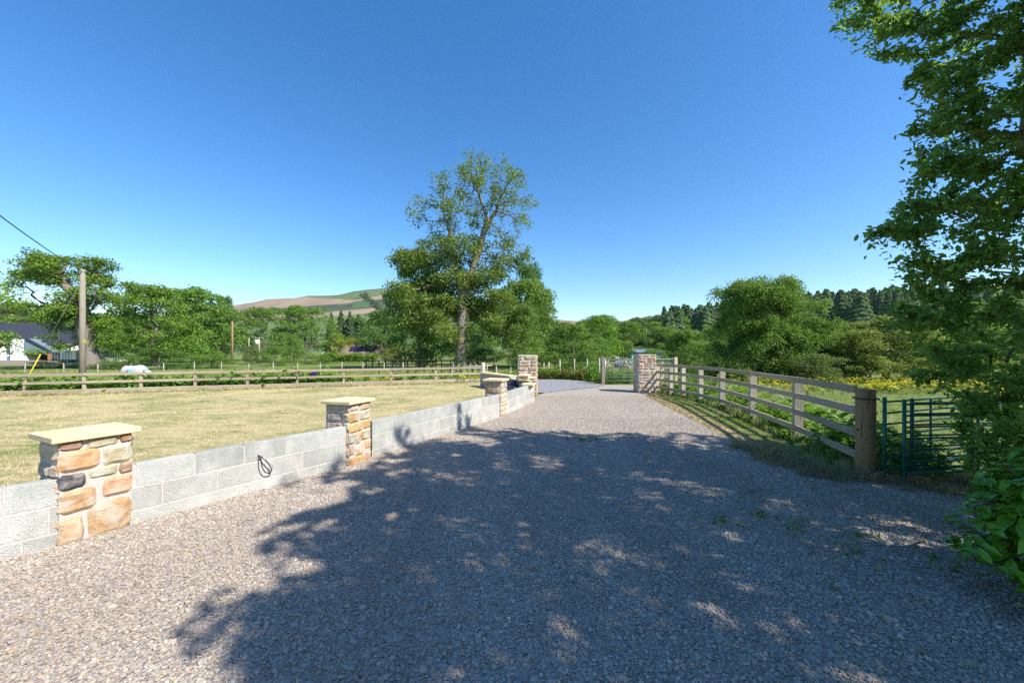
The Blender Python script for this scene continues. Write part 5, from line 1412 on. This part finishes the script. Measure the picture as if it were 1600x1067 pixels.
# the two hollies are built so that their shade covers the drive as in the photograph
KX, KY = math.cos(R(AZ)) / math.tan(R(EL)), -math.sin(R(AZ)) / math.tan(R(EL))
SB = [(-2, -1.0), (.9, -1.5), (1.85, -1.6), (2.4, -2.1), (3.4, -2.4), (4.3, -2.15), (5, -2.3), (6.2, -2.0), (6.8, -1.6), (7.2, -.8), (7.45, .4)]
def shade_ok(P, j=.06):
    sx = P[:, 0] - KX * P[:, 2]; sy = P[:, 1] + KY * P[:, 2]
    SP = np.stack([sx, sy, np.full(len(sx), .37)], 1)
    w1 = .6 * vnoise(SP, 1.5, 3) + 1.0 * vnoise(SP, 3.4, 4) + .9 * vnoise(SP, 8.0, 5); hole = vnoise(SP, 3.3, 6) * .55
    j = rng.normal(size=len(P)) * j
    lim = np.interp(sy, [a for a, b in SB], [b for a, b in SB])
    top = 7.2 - .55 * np.maximum(-.4 - sx, 0) + .25 * np.sin(sx * 2.1) + .15 * np.sin(sx * 5.3 + 1) - .22 * np.maximum(sx - 1.2, 0)
    ed = np.minimum(sx - lim, (top - sy) * 1.2)
    gap = (np.hypot(sx - 3.4, (sy - 2.9) * .9) < .6) & (rng.random(len(P)) < .45)
    return ~gap & (ed + .70 * w1 - .08 + j > 0) & ~((hole > .30 + .14 * np.clip(ed, 0, 3)) & (ed < 1.8))
H2 = []
for gx in np.arange(-2.2, 6.0, .52):
    for gy in np.arange(-.6, 7.2, .52):
        ok = False
        for tr in range(70):
            sx = gx + rng.uniform(-.22, .22); sy = gy + rng.uniform(-.22, .22); z = rng.uniform(1.6, 8.6)
            p = np.array([[sx + KX * z, sy - KY * z, z]]); Y = p[0, 1]
            if p[0, 0] > 8.4 or p[0, 0] < 2.9: continue
            if Y > .5:
                px = 800 + F * p[0, 0] / Y; py = YH - F * (z - CH) / Y
                lim = np.interp(py, [a for a, b in HS], [b for a, b in HS]) + (60 if py > -60 else -200)
                if tr < 50 and py > -F * .45 / Y and px < 2000: continue
                if px < lim + F * .35 / Y and py > -F * .4 / Y: continue
            if not shade_ok(p, 0)[0]: continue
            ok = True; break
        if not ok: continue
        e = (p[0, 0], Y, z, .62, .62, .42)
        (E if Y > 2.7 else H2).append(e)
def mask1(P):
    vis = (P[:, 1] > 2.7) & (YH - F * (P[:, 2] - CH) / np.maximum(P[:, 1], .3) > -70)
    return holly_mask(P) & (vis | shade_ok(P))
holly_tree((5.9, 4.1, 0), E, [(5.9, 4.1, -.1), (5.88, 4.1, .8), (5.8, 4.15, 1.8), (5.85, 4.1, 2.8), (5.7, 4.2, 4.0), (5.8, 4.1, 5.2), (5.6, 4.1, 6.2)], 5200, 80000, .062, 'large glossy dark holly tree overhanging the right side of the picture', .17, 'holly', mask1, rmin=0, R0=.14, fill=12000)
def mask2(P): return (P[:, 0] > np.where((P[:, 2] < 1.6 + .95 * P[:, 1]) & (P[:, 1] > 0), 1.42 * P[:, 1] + .1, 2.3)) & shade_ok(P)
holly_tree((6.1, .4, 0), H2, [(6.1, .4, -.1), (6.1, .4, 1.2), (6.0, .5, 2.6), (6.1, .5, 4.0), (6.0, .5, 5.5), (5.9, .5, 7.0)], 2600, 60000, .10, 'holly tree beside the camera whose shade falls across the drive', .26, 'fold', mask2, .16, fill=62000)

def laurel():
    O = np.array([3.56, 2.22, 0.0]); st = MB(); P = []; N = []; T = []; rr = []
    for k in range(380):
        a = rng.random() * 6.28; q = (k / 380) ** .5; R_ = .64 * q
        h = .95 * math.sqrt(max(.03, 1 - q ** 2.6)) * rng.uniform(.85, 1.08) + .06
        tip = Vector((R_ * 1.08 * math.cos(a), R_ * math.sin(a), h)); bx = Vector((R_ * .35 * math.cos(a), R_ * .35 * math.sin(a), 0))
        mid = bx.lerp(tip, .5) + Vector((0, 0, .08)); pts = [bx, mid, tip]
        st.tube(sm(pts, 3), .005, 5, cap=False)
        nl = 9
        for j in range(nl):
            t = .45 + .55 * (j + 1) / nl; p = pts[0].lerp(pts[1], t * 2) if t < .5 else pts[1].lerp(pts[2], t * 2 - 1)
            b = j * 2.4 + rng.normal() * .4; up = .1 + .9 * (j / nl) ** 2
            d = np.array([math.cos(b) + .5 * math.cos(a) * q, math.sin(b) + .5 * math.sin(a) * q, up]); d /= np.linalg.norm(d)
            P.append(np.array(p) + d * .07); T.append(d); nn = np.array([.35 * math.cos(a) * q, .35 * math.sin(a) * q, .9]) + rng.normal(size=3) * .25; N.append(nn)
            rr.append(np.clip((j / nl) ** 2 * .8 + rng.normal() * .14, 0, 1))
    t = empty('laurel_bush', tuple(O), 'bright glossy laurel bush in the bottom right corner', 'bush')
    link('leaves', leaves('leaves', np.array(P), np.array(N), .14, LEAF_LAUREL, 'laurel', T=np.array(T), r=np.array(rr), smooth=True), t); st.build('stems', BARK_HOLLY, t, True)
laurel()

# fallen leaves and twigs on the gravel at the right
n = 260; L = np.stack([rng.uniform(1.8, 5.2, n), rng.uniform(1.9, 4.6, n), np.full(n, .028)], 1); L = L[(L[:, 0] > 1.2 + .35 * rng.random(len(L)) * 4)]
lit = leaves('leaf_litter', L, np.array([0, 0, 1.]) + rng.normal(size=L.shape) * .35, .05, LEAF_YELLOW, 'laurel')
lit.materials[0] = mat_leaf('dead_leaf', [(.20, .11, .04), (.34, .22, .08), (.45, .40, .10), (.28, .27, .22)], .1, .8)
tag(link('leaf_litter', lit), 'fallen dead leaves on the gravel before the laurel', 'leaf litter', kind='stuff')
mb = MB()
for k in range(70):
    x, y = random.uniform(2.2, 4.8), random.uniform(2.2, 4.4); a = random.uniform(-1.0, 1.0); l = random.uniform(.06, .4)
    mb.tube([(x, y, .028), (x + l * .5 * math.cos(a), y + l * .5 * math.sin(a), .035 + random.random() * .02), (x + l * math.cos(a + .3), y + l * math.sin(a + .3), .03)], random.uniform(.002, .006), 5, wt())
tag(mb.build('twigs', BARK_HOLLY, None, True), 'dead twigs scattered on the gravel at the right', 'twigs', kind='stuff')
q = np.array([pw(p, y) for p, y in ((905, 688), (890, 686), (1115, 818), (1155, 823), (1185, 808), (1238, 815), (1237, 830), (1350, 840), (1335, 870), (1470, 885), (1480, 880), (915, 690), (925, 687))])
q = np.repeat(q, 5, 0) + rng.normal(size=(len(q) * 5, 2)) * .06
scat('gravel_weeds', q, np.full(len(q), .015), .05, wide + green, 'small green weeds sprouting through the gravel', 'weeds', .1)

# ------------------------------------------------------------------ background trees
G_L = 'trees across the field at left'
for a in [
    (0, 178, 302, 450, 60, LEAF_BRIGHT, 'bright green sycamore right of the spreading tree'),
    (1, 255, 352, 453, 76, LEAF_MID, 'taller mid green tree behind the bright sycamore on its right'),
    (3, 332, 368, 464, 100, LEAF_DARK, 'small bluish dark tree just left of the brown hill'),
    (4, 300, 385, 478, 82, LEAF_MID, 'dark green tree behind the brown timber pole'),
    (2, 372, 455, 481, 90, LEAF_MID, 'soft green tree above the transformer pole'),
    (5, 428, 530, 480, 78, LEAF_MID, 'wide birch-like tree left of the dark conifers'),
    (0, 560, 645, 487, 98, LEAF_DARK, 'round dark green tree behind the bungalow chimney'),
    (1, 535, 580, 497, 112, LEAF_DARK, 'dark tree squeezed between the conifers and the round tree'),
    (3, 598, 712, 396, 50, LEAF_MID, 'leafy tree filling the left side of the tall ash'),
    (4, 765, 868, 440, 52, LEAF_MID, 'full green tree right of the tall ash trunk'),
    (2, 765, 855, 478, 47, LEAF_MID, 'lower green tree just right of the ash trunk'),
    (3, 846, 938, 508, 36, LEAF_MID, 'rounded bushy tree beside the track behind the left gate pillar'),
    (4, 903, 972, 494, 72, LEAF_BRIGHT, 'bright round tree above the track bend'),
    (5, 908, 956, 528, 50, LEAF_MID, 'lower tree left of the bare branch heap'),
    (0, 955, 1012, 503, 92, LEAF_MID, 'green tree right of the bright round tree, beyond the tank'),
    (1, 1030, 1112, 517, 42, LEAF_MID, 'green thicket tree behind the right gate pillar'),
    (2, 1062, 1130, 535, 32, LEAF_MID, 'low tree at the left foot of the alder'),
    (4, 0, 62, 474, 112, LEAF_GREY, 'grey green tree above the pale field at left'),
    (5, -60, 30, 480, 118, LEAF_GREY, 'olive tree above the pale field at the left edge'),
    (3, 90, 190, 505, 80, LEAF_MID, 'shaded tree between the spreading tree and the sycamore'),
]:
    btree(a[0], a[1], a[2], a[3], a[4], a[5], a[6], G_L if a[2] < 720 else 'trees beyond the drive')
for a in [(0, 640, 740, 478, 84, LEAF_MID, 'tree of the belt far behind the left of the ash trunk'), (1, 715, 800, 472, 88, LEAF_MID, 'tree of the belt far behind the right of the ash trunk'),
          (2, 690, 760, 505, 64, LEAF_MID, 'green tree close behind the ash trunk'), (5, 838, 900, 520, 60, LEAF_MID, 'tree behind the bushy tree beside the track'),
          (3, 1232, 1310, 508, 48, LEAF_MID, 'tree peeping over the right side of the alder'), (4, 1290, 1370, 505, 56, LEAF_GREY, 'pale tree above the yellow green hawthorn, left of two'), (0, 1360, 1450, 500, 60, LEAF_MID, 'tree above the yellow green hawthorn, right of two'),
          (1, 1440, 1530, 495, 64, LEAF_GREY, 'far tree glimpsed left through the holly'), (2, 1520, 1640, 470, 62, LEAF_MID, 'far tree glimpsed right through the holly'), (5, 1085, 1160, 508, 46, LEAF_MID, 'tree peeping over the left side of the alder')]:
    btree(a[0], a[1], a[2], a[3], a[4], a[5], a[6], 'filling trees')
btree(2, 795, 856, 413, 58, LEAF_DARK, 'dark narrow-topped tree whose tip shows right of the ash')
btree(1, 822, 872, 456, 56, LEAF_DARK, 'dark tree at the right shoulder of the green tree')
for i, (p0, p1, y, Y, l) in enumerate([(505, 530, 490, 108, 'dark conifer, leftmost of the group behind the bungalow'), (520, 545, 487, 110, 'dark conifer second from left behind the bungalow'), (534, 560, 488, 109, 'dark conifer third from left behind the bungalow'), (547, 572, 492, 111, 'dark conifer nearest the round tree behind the bungalow')]):
    btree(i, p0, p1, y, Y, LEAF_CONIF, l, 'conifers behind the bungalow', 'conifer_tree', conif=True)
for a in [
    (0, 505, 545, 527, 86, LEAF_YELLOW, 'yellow green bush left of the bungalow roof'), (1, 537, 566, 529, 96, LEAF_YELLOW, 'golden bush above the bungalow roof'),
    (2, 590, 648, 543, 70, LEAF_OLIVE, 'olive rounded bush right of the bungalow'), (0, 632, 680, 541, 66, LEAF_OLIVE, 'second olive bush nearer the ash'),
    (1, 405, 448, 541, 58, LEAF_MID, 'round bush below the transformer pole'), (2, 440, 472, 524, 62, LEAF_MID, 'upright bush right of the transformer pole'),
    (0, 375, 410, 540, 66, LEAF_GREY, 'dull green bush between the two poles'), (1, 470, 520, 556, 70, LEAF_MID, 'low bush left of the bungalow hedge'),
    (2, 195, 300, 545, 50, LEAF_DARK, 'dark low shrubs below the sycamore'), (0, 290, 370, 553, 52, LEAF_MID, 'low shrubs left of the brown pole'),
    (0, 700, 790, 545, 58, LEAF_MID, 'bush behind the ash trunk'), (1, 1000, 1045, 545, 36, LEAF_MID, 'bush right of the gate pillar top'),
    (2, 880, 950, 548, 30, LEAF_MID, 'dark bramble bush behind the track weeds'), (1, 790, 850, 550, 36, LEAF_DARK, 'dark bush seen left of the left gate pillar'),
    (1, 60, 130, 562, 52, LEAF_MID, 'low garden shrub under the parasol'), (0, 0, 60, 572, 50, LEAF_GREY, 'flowering bank below the white house'), (2, 145, 200, 566, 50, LEAF_MID, 'garden shrub at the foot of the spreading tree'),
]:
    btree(a[0], a[1], a[2], a[3], a[4], a[5], a[6], 'bushes across the fields', 'bush', True)
# hedge in front of the bungalow
n = 9000; hp = np.stack([rng.uniform(-5.5, 5.5, n), rng.normal(size=n) * .5, rng.random(n) ** .7 * 1.5], 1); hp[:, 2] *= 1 + .12 * np.sin(hp[:, 0] * 1.3)
hx = xa(545, 74); tag(link('hedge', leaves('hedge', hp, hp * np.array([0, 1, .6]) + rng.normal(size=(n, 3)), .26, LEAF_BRIGHT), None, (hx, 74, float(zg(hx, 74)) + .2)), 'long clipped green hedge in front of the bungalow', 'hedge')
# far rows
k = 0
for px in range(-120, 660, 26):
    if 345 < px < 600: continue
    Y = 128 + rng.uniform(-8, 18); yt = 492 + rng.uniform(-8, 8); X = xa(px, Y); H = za(yt, Y) - float(zg(X, Y))
    copy_tree('far_tree', BP[k % 6], X, Y, H, H * rng.uniform(.9, 1.3), [LEAF_MID, LEAF_DARK, LEAF_MID][k % 3], 'green tree of the far belt behind the nearer left trees', 'far belt trees at left'); k += 1
SKT_PX = [870, 900, 930, 960, 1000, 1040, 1100, 1200, 1250, 1300, 1440, 1600, 1800]
SKT_Y = [505, 502, 498, 491, 487, 483, 476, 466, 462, 455, 450, 442, 438]
for i in range(80):
    px = rng.uniform(868, 1135); Y = rng.uniform(95, 210); X = xa(px, Y); z = float(zg(X, Y)); H = rng.uniform(7.5, 11.5)
    yt = YH - (z + H - CH) * F / Y; lim = np.interp(px, SKT_PX, SKT_Y)
    if yt < lim: H = max(3.5, (YH - lim) * Y / F + CH - z)
    copy_tree('woodland_tree', BP[i % 6], X, Y, H, H * rng.uniform(.85, 1.25), [LEAF_MID, LEAF_DARK, LEAF_MID, LEAF_GREY][i % 4], 'broadleaf tree in the wood rising beyond the field gate', 'wood beyond the field gate')
i = 0
while i < 298:
    px = rng.uniform(1035, 1640) if i % 4 == 0 else (rng.uniform(1215, 1480) if i % 4 < 3 else rng.uniform(1035, 1140)); Y = rng.uniform(98, 232); X = xa(px, Y)
    pass
    z = float(zg(X, Y)); H = rng.uniform(11, 16); yt = YH - (z + H - CH) * F / Y; lim = np.interp(px, SKT_PX, SKT_Y) - rng.uniform(-6, 4)
    if yt < lim: H = max(5, (YH - lim) * Y / F + CH - z)
    copy_tree('spruce_tree', CP[i % 3], X, Y, H, H * rng.uniform(1.15, 1.6), LEAF_PINE, 'grey green spruce in the dense plantation on the right hillside', 'spruce plantation'); i += 1
# distant clumps on the hills
for j, (px, Yd, h) in enumerate([(x, y, hh) for x, y, hh in [(885, 300, 9), (895, 310, 8), (905, 320, 9), (915, 300, 10), (950, 330, 12), (945, 335, 12), (1012, 420, 12), (1020, 420, 13), (1028, 420, 12), (1005, 420, 10), (925, 330, 8), (875, 340, 7)]]):
    X = xa(px, Yd); copy_tree('distant_tree', BP[j % 6], X, Yd, h * 1.2, h * 1.8, LEAF_DARK, 'tiny distant tree on the skyline between the ash and the wood', 'distant skyline trees')
# dark wood strip on the brown hill
j = 0
for s_ in np.linspace(0, 1, 40):
    px = 566 + 40 * s_ + rng.normal() * 2.0; Yd = 955 - 190 * s_
    X = xa(px, Yd); copy_tree('hillside_tree', BP[j % 6], X, Yd, 7, 8, LEAF_DARK, 'dark tree in the strip running down the brown hill', 'tree strip on the brown hill'); j += 1

# ------------------------------------------------------------------ light, sky, camera

sd = Vector((math.cos(R(EL)) * math.cos(R(AZ)), math.cos(R(EL)) * math.sin(R(AZ)), math.sin(R(EL))))
su = bpy.data.lights.new('sun', 'SUN'); su.energy = 4.6; su.angle = R(.53); su.color = (1, .95, .87)
so = bpy.data.objects.new('sun', su); COL.objects.link(so); so.rotation_euler = sd.to_track_quat('Z', 'Y').to_euler(); so.location = (20, -8, 25)
w = bpy.data.worlds.new('World'); SC.world = w; w.use_nodes = True; nt = w.node_tree; nt.nodes.clear()
sk = nt.nodes.new('ShaderNodeTexSky'); sk.sky_type = 'NISHITA'; sk.sun_disc = False; sk.sun_elevation = R(EL); sk.sun_rotation = R(90 - AZ)
sk.air_density = 1.0; sk.dust_density = .4; sk.ozone_density = 2.5; sk.altitude = 100
bg = nt.nodes.new('ShaderNodeBackground'); bg.inputs['Strength'].default_value = .105
hs = nt.nodes.new('ShaderNodeHueSaturation'); hs.inputs['Saturation'].default_value = 1.32; hs.inputs['Hue'].default_value = .5025; hs.inputs['Value'].default_value = 1.22
ow = nt.nodes.new('ShaderNodeOutputWorld'); nt.links.new(sk.outputs[0], hs.inputs['Color']); nt.links.new(hs.outputs[0], bg.inputs[0]); nt.links.new(bg.outputs[0], ow.inputs[0])
cam = bpy.data.cameras.new('camera'); co = bpy.data.objects.new('camera', cam); COL.objects.link(co); SC.camera = co
co.location = (0, 0, CH); co.rotation_euler = (R(90), 0, 0); cam.sensor_width = 36; cam.lens = 36 * F / 1600; cam.shift_y = (YH - 533.5) / 1600; cam.clip_start = .05; cam.clip_end = 8000
SC.view_settings.view_transform = 'Standard'; SC.view_settings.look = 'None'; SC.view_settings.gamma = 1; SC.view_settings.exposure = 0.85
SC.cycles.max_bounces = 6; SC.cycles.diffuse_bounces = 3; SC.cycles.glossy_bounces = 2; SC.cycles.transmission_bounces = 3
SC.cycles.use_denoising = False; SC.cycles.caustics_reflective = False; SC.cycles.caustics_refractive = False
SC.cycles.sample_clamp_indirect = 8

hz = MB().box((0, 0, 85), (3000, 3000, 190)).build('haze', None, None, False, (0, 0, 0)); tag(hz, 'thin summer haze fading the far hill', 'haze', kind='stuff')
hm = bpy.data.materials.new('haze'); hm.use_nodes = True; hn_ = hm.node_tree; hn_.nodes.clear(); ho = hn_.nodes.new('ShaderNodeOutputMaterial'); hv = hn_.nodes.new('ShaderNodeVolumePrincipled')
hv.inputs['Color'].default_value = (.80, .88, 1, 1); hv.inputs['Density'].default_value = .00008; hv.inputs['Anisotropy'].default_value = .3; hn_.links.new(hv.outputs[0], ho.inputs['Volume']); hz.data.materials.clear(); hz.data.materials.append(hm)
